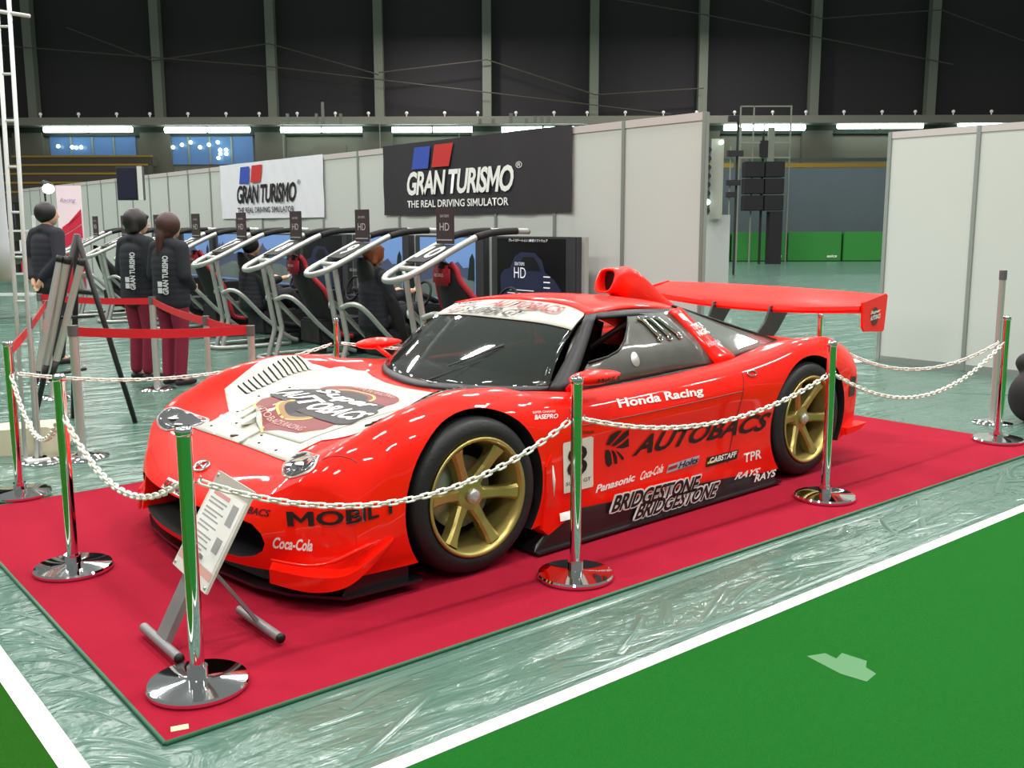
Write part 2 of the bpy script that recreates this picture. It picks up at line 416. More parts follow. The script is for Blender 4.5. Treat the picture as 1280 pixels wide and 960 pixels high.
# engine cover behind the roof
E_LO = sym([(2.70,0,.785),(2.70,.3,.785),(2.66,.5,.785),(2.60,.60,.79)])
patch('engine_cover', R_LO, E_LO, BLACK, bulge=(0,0,.03), t=.012, off=(.0,0,-.012))
for s in (-1, 1):
    def Y(p): return (p[0], s*p[1], p[2])
    # A pillar
    patch('windscreen_pillar', [Y((.66,.70,.712)), Y((.90,.62,.90)), Y((1.07,.548,1.05))], [Y((.76,.765,.705)), Y((.97,.66,.90)), Y((1.13,.572,1.05))], BLACK, nx=10, ny=2, t=.02)
    # roof side rail
    patch('roof_rail', [Y((1.07,.548,1.055)), Y((1.4,.565,1.06)), Y((1.80,.545,1.04))], [Y((1.10,.582,1.03)), Y((1.4,.602,1.03)), Y((1.76,.59,1.015))], BLACK, nx=10, ny=2, t=.012)
    # side window sheet with an opening at the front
    b0, b1 = Vector(Y((.76,.765,.705))), Vector(Y((1.90,.78,.745)))
    t0, t1 = Vector(Y((1.13,.585,1.045))), Vector(Y((1.68,.60,1.035)))
    def sw(a, b, b0=b0, b1=b1, t0=t0, t1=t1, s=s): return b0.lerp(b1, a).lerp(t0.lerp(t1, a), b)+Vector((0, s*.02, .004))*(4*b*(1-b))
    SW = mat('grey_window_sheet', (84, 84, 78), .34, metal=.3, var=.5, vscale=7, coat=.3)  # colour noise paints a mottled reflection into the sheet
    outline = [(0,0),(1,0),(1,1),(.40,1),(.385,.93),(.36,.78),(.31,.58),(.26,.45),(.17,.38),(.09,.36),(.03,.34)]
    thick(obj('side_window_sheet', mapped(poly_bm(outline, (10, 8)), sw), SW, car, True), .006)
    bmx = bmesh.new(); tube(bmx, [sw(a, b)+Vector((0, s*.006, 0)) for a, b in [(.03,.36),(.09,.38),(.17,.40),(.26,.47),(.31,.6),(.36,.8),(.39,.95)]], .006, 6)
    obj('opening_trim', bmx, BLACK, car, True)
    # window sill strip
    bmx = bmesh.new(); tube(bmx, [sw(a, -.035)+Vector((0, s*.008, 0)) for a in (0,.25,.5,.75,1.0)], .013, 8)
    obj('window_seal', bmx, BLACK, car, True)
    # chrome oval blister and three chrome breather pipes
    bmx = bmesh.new(); e = ellipse(.40,.30,.032,.115,24,rot=.12)
    vs = [bmx.verts.new(sw(a, b)+Vector((0, s*.006, 0))) for a, b in e]; c0 = bmx.verts.new(sw(.41,.30)+Vector((0, s*.022, 0)))
    for k in range(24): bmx.faces.new((vs[k], vs[(k+1) % 24], c0))
    obj('chrome_blister', bmx, STEEL, car, True)
    for k in range(3):
        a0 = .50+.10*k
        bmx = bmesh.new(); P = [(a0, .93), (a0+.06, .88), (a0+.13, .66), (a0+.15, .60)]
        tube(bmx, catmull([sw(a, b)+Vector((0, s*.016, 0)) for a, b in P], 4), .011, 8)
        tube(bmx, [sw(a, b)+Vector((0, s*.012, 0)) for a, b in ellipse(a0+.15, .56, .020, .038, 12)], .005, 6, closed=True)
        obj('breather_pipe', bmx, CHROME, car, True)
    # C pillar, red
    cp = patch('rear_pillar', [Y((1.68,.60,1.04)), Y((1.77,.69,.90)), Y((1.88,.78,.735))], [Y((1.81,.565,1.05)), Y((1.92,.67,.90)), Y((2.05,.785,.765))], PAINT, nx=10, ny=3, t=.02, off=(0,s*.01,0))
    # rear quarter glazing and its dark edge
    QG = mat('grey_plexi', (150, 158, 150), .08, alpha=.55, coat=1.0)
    patch('quarter_glass', [Y((1.81,.565,1.045)), Y((1.92,.67,.90)), Y((2.05,.78,.765))], [Y((1.88,.50,1.05)), Y((2.2,.60,.93)), Y((2.66,.66,.795))], QG, nx=10, ny=4, t=.005)
    bmx = bmesh.new(); tube(bmx, [Y((1.84,.50,1.055)), Y((2.2,.602,.937)), Y((2.66,.665,.802)), Y((2.40,.73,.79)), Y((2.05,.79,.77))], .009, 6)
    obj('quarter_glass_seal', bmx, BLACK, car, True)
    # door gap lines
    sm = side_map(.002, s)
    for line in ([(.60,.66),(.60,.5),(.62,.30),(.64,.17)], [(1.95,.70),(1.90,.5),(1.86,.33),(1.83,.2)], [(.60,.575),(1.0,.575),(1.5,.585),(1.92,.60)]):
        bmx = bmesh.new(); tube(bmx, [sm(p.x, p.y) for p in catmull([(a, b, 0) for a, b in line], 4)], .0028, 4)
        obj('panel_gap', bmx, DKRED, car)
    # side skirt
    bmx = bmesh.new()
    prism(bmx, [(.34,.022),(2.28,.022),(2.24,.095),(1.4,.135),(.62,.17),(.45,.12),(.36,.05)], lambda a, b: Vector((a, s*.80, b)), lambda a, b: Vector((a, s*(.952 if b < .04 else .94), b)))
    obj('side_skirt', bmx, CARBON, car)
    bmx = bmesh.new(); box(bmx, (1.32, s*.92, .018), (1.96, .12, .010)); obj('skirt_blade', bmx, CARBON, car)
    # wing mirror
    bmx = bmesh.new()
    P = [(-.10,0,0),(-.085,0,.002),(-.04,0,.004),(.04,0,.004),(.10,0,.0),(.145,0,-.004)]
    bmesh.ops.create_uvsphere(bmx, u_segments=20, v_segments=12, radius=1)
    for v in bmx.verts:
        x = v.co.x; tp = 1-.35*max(0, x)
        v.co = Vector((.76+x*.17, s*(.93)+v.co.y*.075*tp, .80+v.co.z*.036*tp))
    mir = obj('wing_mirror', bmx, PAINT, car, True)
    bmx = bmesh.new(); cyl(bmx, (.70, s*.88, .79), (.74, s*.76, .72), .014); obj('mirror_stalk', bmx, PAINT, mir, True)
    # fin behind the front wheel and its vertical vent
    bmx = bmesh.new(); prism(bmx, [(.395,.42),(.43,.47),(.445,.30),(.53,.14),(.41,.09),(.375,.12),(.40,.28)], lambda a, b: Vector((a, s*.90, b)), lambda a, b: Vector((a+.01, s*.962, b)))
    obj('arch_fin', bmx, PAINT, car)
# ---- splitter, canards ----
sp = [(-.30,.955),(-.655,.925),(-.80,.74),(-.865,.55),(-.895,.30),(-.91,0)]
sp = sp+[(a, -b) for a, b in sp[-2::-1]]
bmx = bmesh.new(); prism(bmx, sp, lambda a, b: Vector((a, b, .042)), lambda a, b: Vector((a, b, .054))); splitter = obj('splitter', bmx, CARBON, car)
sp2 = [(a+.06 if a < -.6 else -.42, b*.93) for a, b in sp]
bmx = bmesh.new(); prism(bmx, sp2, lambda a, b: Vector((a, b, .058)), lambda a, b: Vector((a+.03, b*.97, .135))); obj('splitter_gap_shade', bmx, BLACK, car)  # black block stands for the shade in the gap above the splitter
for s in (-1, 1):
    fm = side_map(0, s)
    tp_ = [(-.87,.70,.165),(-.78,.86,.152),(-.68,.955,.158),(-.58,.985,.205),(-.46,.978,.27)]; bt_ = [(-.87,.70,.105),(-.78,.86,.088),(-.68,.955,.108),(-.58,.985,.172),(-.46,.978,.262)]
    A_, B_ = catmull(tp_, 5), catmull(bt_, 5); bmx = bmesh.new(); rows_ = []
    for a_, b_ in zip(A_, B_):
        n_ = Vector((.5, -1, 0)).normalized()*.012
        inn = Vector((a_.x+.05, a_.y-.06, a_.z+.012))
        rows_.append([bmx.verts.new((p.x, s*p.y, p.z)) for p in (inn, a_, b_, b_+n_, a_+n_-Vector((0,0,.012)), inn-Vector((0,0,.015)))])
    for k in range(len(rows_)-1):
        for j in range(6): bmx.faces.new((rows_[k][j], rows_[k][(j+1) % 6], rows_[k+1][(j+1) % 6], rows_[k+1][j]))
    bmx.faces.new(rows_[0]); bmx.faces.new(rows_[-1][::-1]); autosmooth(obj('canard', bmx, PAINT, car), 40)
    bmx = bmesh.new(); tube(bmx, catmull([(-.86,s*.70,.20),(-.78,s*.845,.195),(-.70,s*.92,.215),(-.62,s*.958,.25),(-.52,s*.972,.275)], 5), .008, 6, radii=[.006]*10+[.010]*8+[.003]*3); obj('canard_ridge', bmx, PAINT, car, True)
    # far-forward corner fences of the splitter
    bmx = bmesh.new(); prism(bmx, [(-.66,.054),(-.34,.054),(-.34,.15),(-.62,.12)], lambda a, b: Vector((a, s*.90, b)), lambda a, b: Vector((a, s*.908, b)))
    obj('splitter_fence', bmx, CARBON, car)
    bmx = bmesh.new(); prism(bmx, [(-.92,.16),(-.75,.16),(-.75,.34),(-.89,.34)], lambda a, b: Vector((a, .50, b)), lambda a, b: Vector((a, .515, b)))
    obj('mouth_divider', bmx, PAINT, car) if s > 0 else bmx.free()
# ---- wheels ----
def make_wheel(u, s, first=None):
    w = empty('wheel', (u, s*.965, .352), 0 if s < 0 else math.pi, car)
    bmx = bmesh.new()   # local: y negative = outboard
    lathe(bmx, [(.262,-.005+.02),(.27,.0),(.30,.0),(.33,.008),(.345,.03),(.350,.06),(.350,.21),(.345,.24),(.33,.258),(.27,.268),(.262,.25)], 56, 'Y', cap=False)
    obj('tyre', bmx, RUBBER, w, True)
    bmx = bmesh.new()
    lathe(bmx, [(.262,.004),(.268,-.004),(.258,-.008),(.248,.0),(.243,.02),(.235,.045),(.228,.12),(.228,.25),(.262,.255)], 56, 'Y', cap=False)
    obj('rim', bmx, GOLD, w, True)
    bmx = bmesh.new(); lathe(bmx, [(.0,.22),(.228,.22),(.228,.23),(0,.23)], 32, 'Y'); obj('wheel_back', bmx, WELL, w)
    bmx = bmesh.new(); lathe(bmx, [(.06,.13),(.165,.13),(.165,.15),(.06,.15)], 40, 'Y'); obj('brake_disc', bmx, STEEL, w, True)
    bmx = bmesh.new(); lathe(bmx, [(.0,.03),(.030,.03),(.034,.035),(.036,.05),(.068,.055),(.075,.065),(.075,.14),(.0,.14)], 28, 'Y')
    hub = obj('wheel_hub', bmx, GOLD, w, True); autosmooth(hub)
    bmx = bmesh.new(); lathe(bmx, [(0,.018),(.02,.018),(.034,.03),(.036,.056),(0,.056)], 20, 'Y'); obj('centre_nut', bmx, STEEL, w, True)
    bmx = bmesh.new()
    prof = [(.045,.036,.060),(.085,.028,.05),(.14,.024,.038),(.20,.028,.022),(.238,.038,.010)]
    rg = []
    for (r, hw, y) in prof:
        rg.append([bmx.verts.new((x, yy, r)) for x, yy in ((-hw, y+.012), (-hw*.6, y), (hw*.6, y), (hw, y+.012), (hw*.9, y+.06), (-hw*.9, y+.06))])
    for i in range(len(rg)-1):
        for j in range(6): bmx.faces.new((rg[i][j], rg[i][(j+1) % 6], rg[i+1][(j+1) % 6], rg[i+1][j]))
    bmx.faces.new(rg[0]); bmx.faces.new(rg[-1][::-1])
    sp0 = obj('spoke', bmx, GOLD, w)
    for k in range(6):
        o = sp0 if k == 0 else sp0.copy()
        if k: link(o, w)
        o.rotation_euler = (0, math.radians(60*k-25), 0)
    return w
w0 = make_wheel(0.0, -1)
for (u, s) in ((UR, -1), (0.0, 1), (UR, 1)):
    c = copy_tree(w0, car); c.location = (u, s*.965, .352); c.rotation_euler = (0, 0, 0 if s < 0 else math.pi)
# ---- rear wing ----
wing = obj('rear_wing', bmesh.new(), PAINT, car)
bmx = bmesh.new(); secs = []
for k in range(25):
    y = -.96+1.92*k/24; c = 1-(abs(y)/.96)**2; sk = (y+.96)*.085
    le, te = 3.11+sk+.02*c, 3.40+sk
    zl, zt = .985-.05*c, 1.055+.012*c
    pr = [(0,0),(.03,.02),(.15,.028),(.35,.026),(.6,.022),(.85,.018),(1,.012),(1,.0),(.85,-.006),(.5,-.03),(.2,-.034),(.05,-.018)]
    secs.append([bmx.verts.new((le+(te-le)*a, y, zl+(zt-zl)*a**1.2+b*1.1)) for a, b in pr])
for i in range(24):
    for j in range(12): bmx.faces.new((secs[i][j], secs[i][(j+1) % 12], secs[i+1][(j+1) % 12], secs[i+1][j]))
bmx.faces.new(secs[0]); bmx.faces.new(secs[-1][::-1]); bmesh.ops.recalc_face_normals(bmx, faces=bmx.faces)
bmx.to_mesh(wing.data); bmx.free(); autosmooth(wing, 40)
for s in (-1, 1):
    sk = (s*.96+.96)*.085
    bmx = bmesh.new(); prism(bmx, [(3.12+sk,1.03),(3.13+sk,.875),(3.16+sk,.845),(3.38+sk,.83),(3.40+sk,.84),(3.425+sk,1.06),(3.405+sk,1.075)], lambda a, b: Vector((a, s*.965, b)), lambda a, b: Vector((a, s*.98, b)))
    obj('wing_endplate', bmx, PAINT, wing)
for v, du in ((-.26, 0.0), (.25, .04)):
    bmx = bmesh.new(); prism(bmx, [(3.10+du,.745),(3.30+du,.72),(3.40+du,.80),(3.52+du,.93),(3.50+du,.97),(3.30+du,.965),(3.24+du,.86)], lambda a, b: Vector((a-.12, v-.008, b)), lambda a, b: Vector((a-.12, v+.008, b)))
    obj('wing_pylon', bmx, CARBON, wing)
# ---- roof scoop ----
bmx = bmesh.new(); rings = []
for (u, zc, hw, hh, z0) in ((1.80,1.18,.078,.074,0),(1.85,1.18,.084,.078,0),(1.91,1.165,.082,.094,0),(1.97,1.14,.075,.125,0),(2.06,1.095,.068,.145,0),(2.18,1.03,.064,.135,0),(2.32,.96,.06,.105,0),(2.5,.90,.06,.07,0),(2.65,.83,.05,.04,0)):
    n = 24; ring = []
    for k in range(n):
        a = 2*math.pi*k/n; cx = math.copysign(abs(math.cos(a))**.65, math.cos(a)); sz = math.copysign(abs(math.sin(a))**.75, math.sin(a))
        ring.append(bmx.verts.new((u+(.03*sz if u < 1.84 else 0), cx*hw, zc+sz*hh)))
    rings.append(ring)
for i in range(len(rings)-1):
    for k in range(24): bmx.faces.new((rings[i][k], rings[i][(k+1) % 24], rings[i+1][(k+1) % 24], rings[i+1][k]))
bmx.faces.new(rings[-1])
scoop = obj('roof_scoop', bmx, PAINT, car, True); thick(scoop, .012, -1)
bmx = bmesh.new(); box(bmx, (1.93, 0, 1.08), (.10, .11, .10), bev=.02); obj('scoop_neck', bmx, PAINT, scoop, True)
bmx = bmesh.new(); box(bmx, (1.88, 0, 1.175), (.01, .14, .11)); obj('scoop_mouth_plate', bmx, BLACK, scoop)  # black plate that makes the inside of the scoop mouth dark
# ---- cockpit ----
bmx = bmesh.new(); prism(bmx, [(.44,.60),(.62,.72),(.80,.735),(.84,.70),(.86,.5),(.86,.32),(.44,.32)], lambda a, b: Vector((a, -.62, b)), lambda a, b: Vector((a, .62, b))); obj('dashboard', bmx, BLACK, car)
bmx = bmesh.new(); tube(bmx, catmull([(1.25,.12,.35),(1.45,.12,.38),(1.62,.12,.7),(1.70,.12,.95)], 5), .2, 12, radii=[.17]*4+[.2]*6+[.16]*6); obj('driver_seat', bmx, BLACK, car, True)
bmx = bmesh.new()
for s in (-1, 1):
    tube(bmx, catmull([(.75,s*.6,.45),(.85,s*.60,.72),(1.15,s*.50,1.02),(1.6,s*.48,1.03),(1.72,s*.6,.6)], 5), .02, 8)
tube(bmx, [(1.16,-.50,1.02),(1.16,.50,1.02)], .02, 8); tube(bmx, [(1.6,-.48,1.03),(1.72,.5,.5)], .02, 8)
obj('roll_cage', bmx, STEEL, car, True)
bmx = bmesh.new(); bmesh.ops.create_uvsphere(bmx, u_segments=16, v_segments=10, radius=.13); [setattr(v, 'co', v.co+Vector((1.5,.12,.93))) for v in bmx.verts]
obj('headrest_pad', bmx, mat('grey_pad', (120,110,105), .6), car, True)
bmx = bmesh.new(); tube(bmx, [(.40,-.06,.72),(.62,-.28,.835)], .006, 6); tube(bmx, [(.46,-.16,.80),(.72,-.30,.90)], .005, 6); obj('wiper', bmx, BLACK, car)
# ======================= LIVERY, BONNET, LAMPS =======================
def body_poly(name, pts, m, fn, cuts=(10,10), parent=None, t=.0015, smooth=True):
    o = obj(name, mapped(poly_bm(pts, cuts), fn), m, parent or car, smooth)
    if t: thick(o, t)
    return o
top = lambda off=.003: (lambda u, y: drop(u, y, off))
half = [(-.64,0),(-.645,.25),(-.655,.47),(-.57,.44),(-.47,.455),(-.43,.56),(-.38,.69),(-.11,.78),(.10,.76),(.13,.66),(.22,.62),(.32,.64),(.42,.56),(.36,.40),(.31,.2),(.30,0)]
hood = body_poly('bonnet_cover', half+[(a, -b) for a, b in half[-2:0:-1]], WHITE, top(.004), (26, 34))
def lift(u, y):
    k = max(0.0, min(1.0, (.20-u)/.60)); e = max(0.0, min(1.0, (.43-y)/.05)); g = max(0.0, min(1.0, (y-.02)/.16)); g = g*g*(3-2*g)
    return .005+.042*k*e*g
pan = lambda off=.0: (lambda u, y: drop(u, y, lift(u, y)+off))
edge = [(-.53,.0),(-.50,.10),(-.45,.20),(-.38,.31),(-.33,.38)]
o = body_poly('bonnet_duct_panel', [(-.53,-.37)]+edge+[(-.20,.41),(.0,.415),(.26,.40),(.26,-.40),(.0,-.415),(-.30,-.41)], WHITE, pan(.002), (26, 30), hood, .004)
bmx = bmesh.new(); C_ = catmull([(a, b, 0) for a, b in edge], 5); vs = [(bmx.verts.new(drop(c.x+.002, c.y, .0055)), bmx.verts.new(drop(c.x+.002, c.y, lift(c.x, c.y)))) for c in C_]
for k in range(len(vs)-1): bmx.faces.new((vs[k][0], vs[k+1][0], vs[k+1][1], vs[k][1]))
obj('duct_opening', bmx, BLACK, hood)
for (u, y) in ((-.40,.375),(-.455,.275),(-.505,.175)):
    p0 = drop(u, y, .004); bmx = bmesh.new()
    prism(bmx, [(-.05,-.03),(.06,-.03),(.06,.028),(-.03,.028)], lambda a, b, p0=p0: p0+Vector((a, b, .003+(a+.05)*.02)), lambda a, b, p0=p0: p0+Vector((a, b, .007+(a+.05)*.38)))
    obj('duct_tab', bmx, mat('cream_duct_tab', (222,220,200), .5), hood)
# fender louvres
for s in (-1, 1):
    for k in range(13):
        u = -.315+.033*k; w0_, w1_ = .565+.004*k, .665+.006*k
        A = [drop(u, s*(w0_+(w1_-w0_)*j/4), .015) for j in range(5)]; B = [drop(u+.024, s*(w0_+(w1_-w0_)*j/4), .0055) for j in range(5)]; Cc = [drop(u-.004, s*(w0_+(w1_-w0_)*j/4), .0058) for j in range(5)]
        bmx = bmesh.new(); va, vb, vc = [[bmx.verts.new(p) for p in L] for L in (A, B, Cc)]
        for j in range(4):
            bmx.faces.new((va[j], va[j+1], vb[j+1], vb[j])); f = bmx.faces.new((va[j], va[j+1], vc[j+1], vc[j])); f.material_index = 1
        obj('bonnet_louvre', bmx, [WHITE, BLACK], hood)
# bonnet fasteners
for u, y in ((-.60,.38),(-.60,.1),(-.60,-.12),(-.61,-.3),(-.53,.25),(-.55,-.05),(-.28,.5),(-.1,.5),(-.45,.40)):
    bmx = bmesh.new(); p0 = drop(u, y, .004); cyl(bmx, p0, p0+Vector((0,0,.004)), .007, n=10); obj('fastener', bmx, BTXT, hood)
bmx = bmesh.new(); p0 = drop(-.61, .12, .004); cyl(bmx, p0, p0+Vector((0,0,.006)), .016, n=14); obj('bonnet_catch', bmx, mat('dark_brown_catch', (70,40,36), .4), hood)
# round crest of the bonnet logo
def crest(pts, m, off, cuts=(12, 12)): return obj('crest', mapped(poly_bm(pts, cuts), pan(off)), m, hood)
up_ = ellipse(.005, .0, .155, .315, 40); crest(up_, GOLDP, .004); crest(ellipse(.005, 0, .146, .303, 40), DKRED, .005)
lo_ = [(-.26,.33),(-.36,.335),(-.43,.27),(-.47,.12),(-.50,.06),(-.54,-.02),(-.50,-.10),(-.485,-.26),(-.40,-.36),(-.26,-.36)]
lowo = [(a, b) for a, b in lo_]
crest(lowo, GOLDP, .004); crest([(-.26,.318),(-.355,.322),(-.42,.262),(-.46,.12),(-.49,.06),(-.525,-.02),(-.49,-.10),(-.475,-.25),(-.395,-.345),(-.26,-.345)], DKRED, .005)
crest(ellipse(-.02, .02, .10, .17, 30), GOLDP, .0062); crest(ellipse(-.02, .02, .088, .15, 30), DKRED, .007); crest(ellipse(-.025, .02, .07, .125, 30), BTXT, .0078)
crest(ellipse(-.31, .03, .09, .16, 30), GOLDP, .0062); crest(ellipse(-.31, .03, .078, .14, 30), mat('olive_gold', (150,110,60), .5), .007); crest(ellipse(-.30, .03, .06, .115, 30), BTXT, .0078)
def pan_text(s, m, y0, y1, u0, u1, skew, off, bold=.03, shear=.35, flip=False):
    bmx = text_bm(s, bold, shear, cuts=(10, 2)); f = pan(off)
    return obj('lettering', mapped(bmx, lambda a, b: f(u0+(u1-u0)*b+skew*a, y0+(y1-y0)*a)), m, hood)
crest([(-.30,.34),(-.26,.40),(-.15,.36),(-.02,.22),(-.0,.16),(-.03,-.30),(-.10,-.33),(-.12,-.38),(-.30,-.42),(-.33,-.36)], BTXT, .0086)
pan_text('Super', WTXT, .23, -.27, -.13, -.02, -.0, .011, .05, .3)
pan_text('AUTOBACS', WTXT, .35, -.40, -.27, -.15, -.0, .011, .045, .3)
pan_text('NIPPON RACING', mat('crest_pale', (196,150,140), .5), .19, -.19, .085, .125, 0, .009, .0, 0)
pan_text('AUTOBACS RACING', mat('crest_pale'), .22, -.24, -.46, -.42, 0, .009, .0, 0)
# headlights
LENS = mat('headlight_lens', (120,122,124), .08, metal=.6, coat=1.0); LRIM = mat('headlight_rim', (214,200,196), .3, metal=.3)
for s in (-1, 1):
    hl = [(-.731,.572),(-.672,.486),(-.60,.444),(-.565,.503),(-.62,.688),(-.679,.771),(-.716,.771),(-.743,.71),(-.744,.626)]
    hc = (sum(p[0] for p in hl)/9, sum(p[1] for p in hl)/9)
    big = catmull([(a, s*b, 0) for a, b in hl], 4, True); big = [(p.x, p.y) for p in big]
    sml = [(hc[0]+(a-hc[0])*.9, s*hc[1]+(b-s*hc[1])*.9) for a, b in big]
    hr = body_poly('headlight', big, LRIM, top(.004), (6, 6)); lens = body_poly('headlight_lens', sml, LENS, top(.008), (6, 6), hr)
    for du, dy, r in ((.0,.03,.035),(-.01,-.05,.028)):
        p0 = drop(hc[0]+du, s*(hc[1]+dy), .006); bmx = bmesh.new(); blob2 = bmesh.ops.create_uvsphere(bmx, u_segments=14, v_segments=8, radius=r)['verts']
        for v in blob2: v.co = Vector((v.co.x, v.co.y, v.co.z*.12))+p0
        obj('lamp_reflector', bmx, STEEL, hr, True)
bmx = bmesh.new()
tube(bmx, [drop(a, b, .006) for a, b in ellipse(-.825, 0, .028, .05, 20)], .006, 6, closed=True)
for (a, b) in (((-.845,-.026),(-.805,-.022)), ((-.845,.026),(-.805,.022)), ((-.826,-.024),(-.826,.024))): tube(bmx, [drop(a[0], a[1], .007), drop(b[0], b[1], .007)], .005, 6)
obj('badge', bmx, CHROME, car, True)
# tow tab, nose lines
for s in (-1, 1):
    bmx = bmesh.new(); tube(bmx, [drop(p.x, s*p.y, .0015) for p in catmull([(-.66,.78,0),(-.60,.84,0),(-.56,.885,0)], 5)], .002, 4); obj('panel_gap', bmx, DKRED, car)
fm = front_map(.004)
obj('lettering', mapped(text_bm('AUTOBACS', .02, .2, cuts=(8, 2)), lambda a, b: fm(-.42-.24*a, .365+.028*b)), BTXT, car)
bmx = bmesh.new(); vs = [bmx.verts.new(fm(y, z)) for y, z in ((.16,.345),(-.06,.345),(-.06,.385),(.16,.385))]; bmx.faces.new(vs); pl_ = obj('nose_plate', bmx, WTXT, car)
fm2 = front_map(.006); obj('lettering', mapped(text_bm('RACING', .02, 0, cuts=(4, 1)), lambda a, b: fm2(.15-.20*a, .35+.03*b)), BTXT, pl_)
# near and far side lettering (far side reads the same way round)
for s in (-1, 1):
    def sm_(off=.004, s=s, lowz=.175):
        f = side_map(off, s)
        def g(u, z):
            v = f(u, z)
            if z < lowz and .34 < u < 2.3: v = Vector((u, s*max(abs(v.y), .952+off), z))
            return v
        return g
    def T(txt, m, BL, BR, TL, bold=.015, shear=0.0, off=.004, cuts=(8,3), par=None, s=s, spacing=1.0, lowz=.175):
        if s > 0: BL, BR, TL = BR, BL, (BR[0]-(TL[0]-BL[0]), BR[1]+TL[1]-BL[1])
        return obj('lettering', mapped(text_bm(txt, bold, shear, cuts=cuts, spacing=spacing), quad_to(sm_(off, s, lowz), BL, BR, TL)), m, par or car)
    def Q(name, pts, m, off=.002, cuts=(6,4), par=None, s=s): return obj(name, mapped(poly_bm(pts, cuts), sm_(off)), m, par or car, True)
    T('MOBIL 1', BTXT, (-.80,.335), (-.455,.372), (-.80,.395), .03, 0, .008)
    T('Coca-Cola', WTXT, (-.835,.235) if s < 0 else (-.835,.235), (-.735,.235), (-.835,.285), .03, .3)
    T('BASEPRO', WTXT, (.345,.648), (.505,.632), (.352,.668), .02, .2); T('SUPER CHARGE', WTXT, (.345,.675), (.50,.660), (.346,.684), .0, .2)
    npb = Q('number_board', [(.535,.265),(.745,.258),(.75,.27),(.738,.507),(.72,.515),(.53,.512),(.525,.5)], mat('board_white', (222,220,206), .5), .004)
    T('8', BTXT, (.555,.335), (.70,.333), (.553,.485), .0, 0, .007, (1,1), npb); T('SUPER GT', BTXT, (.545,.30), (.73,.295), (.545,.318), .0, .1, .007, (2,1), npb)
    T('Honda Racing', WTXT, (.936,.612), (1.589,.604), (.936,.668), .035, .0)
    T('AUTOBACS', BTXT, (1.03,.362), (2.165,.346), (1.06,.464), .06, .30)
    x0 = .92
    for pts in ([(.835,.455),(.86,.50),(.91,.515),(.945,.51),(.90,.475),(.858,.448)], [(.87,.445),(.915,.47),(.96,.50),(.995,.51),(1.0,.48),(.95,.455),(.90,.438)], [(.905,.428),(.95,.44),(1.0,.465),(1.005,.42),(.96,.418)],
                ([(.835,.43),(.86,.425),(.875,.40),(.885,.35),(.86,.335),(.84,.36),(.83,.40)]), ([(.875,.425),(.90,.41),(.92,.38),(.925,.345),(.905,.345),(.895,.385)]), ([(.91,.413),(.935,.40),(.965,.375),(.975,.355),(.955,.36),(.935,.385)])):
        Q('leaf_emblem', [(a if s < 0 else 1.84-a, b) for a, b in pts], BTXT, .004, (2, 2))
    T('Panasonic', WTXT, (.766,.222), (1.058,.232), (.770,.260), .03, .25); T('Coca-Cola', WTXT, (1.095,.226), (1.275,.24), (1.11,.270), .02, .3)
    hb_ = Q('sponsor_plate', [(1.305,.228),(1.565,.240),(1.585,.282),(1.325,.270)], mat('plate_grey', (176,170,176), .5), .004)
    T('Holts', mat('navy_print', (24,26,70), .5), (1.40,.236), (1.565,.243), (1.41,.272), .05, .2, .007, (3,1), hb_); Q('plate_flag', [(1.315,.242),(1.39,.246),(1.40,.262),(1.325,.258)], RTXT, .006, (2,1), hb_)
    hb_ = Q('sponsor_plate', [(1.635,.205),(1.91,.212),(1.925,.262),(1.65,.258)], BTXT, .004)
    T('CABSTAFF', WTXT, (1.665,.222), (1.905,.226), (1.668,.254), .06, .2, .007, (4,1), hb_); Q('plate_flag', [(1.648,.222),(1.72,.223),(1.725,.236),(1.65,.235)], YELP, .006, (2,1), hb_)
    T('TPR', WTXT, (1.972,.178), (2.13,.182), (1.972,.232), .02, 0)
    for (BL, BR, TL) in (((.845,.112),(1.54,.100),(.862,.195)), ((1.02,.040),(1.70,.040),(1.045,.118))):
        for i_, (dx, dz) in enumerate(((-.009,-.005),(.009,-.005),(-.009,.006),(.009,.006),(.011,0),(-.011,0),(0,.007),(0,-.007))):
            T('BRIDGESTONE', WTXT, (BL[0]+dx,BL[1]+dz), (BR[0]+dx,BR[1]+dz), (TL[0]+dx,TL[1]+dz), .02, .3, .005+.0004*i_, (8,2), spacing=.95, lowz=.23)
        T('BRIDGESTONE', BTXT, BL, BR, TL, .03, .3, .0098, (8,2), spacing=.95, lowz=.23)
    T('RAYS', WTXT, (1.863,.100), (2.10,.092), (1.88,.138), .06, .35); T('RAYS', WTXT, (2.055,.052), (2.27,.052), (2.06,.095), .06, .2)
    Q('small_plate', [(.475,.15),(.55,.148),(.553,.185),(.478,.187)], WTXT, .034, (2,1)); 
    bmx = bmesh.new(); tube(bmx, [sm_(.014)(.445,.42), sm_(.014)(.452,.35), sm_(.014)(.455,.27)], .007, 6, radii=[.002,.008,.002]); obj('arch_trim', bmx, WTXT, car, True)
    T('Takata', BTXT, (.66,.535), (.74,.53), (.66,.55), .02, .2)
    # pillar stickers, quarter badge
    for t_, txt, m_ in ((.30,'TYPE R',WTXT), (.42,'NGK',WTXT), (.62,'Honda',mat('plate_grey'))):
        def PP(a, b, t_=t_, s=s):
            lo = Vector((1.68,.60,1.04)).lerp(Vector((1.88,.78,.735)), t_+.09*(1-b)); hi = Vector((1.81,.565,1.05)).lerp(Vector((2.05,.785,.765)), t_+.09*(1-b))
            p = lo.lerp(hi, .15+.7*(a if s < 0 else 1-a)); p.y += .045+.03*math.sin(math.pi*min(1, t_+.05)) * 0; return Vector((p.x, s*p.y, p.z+.012))
        obj('sticker', mapped(text_bm(txt, .03, .1, cuts=(3,1)), PP), m_, car)
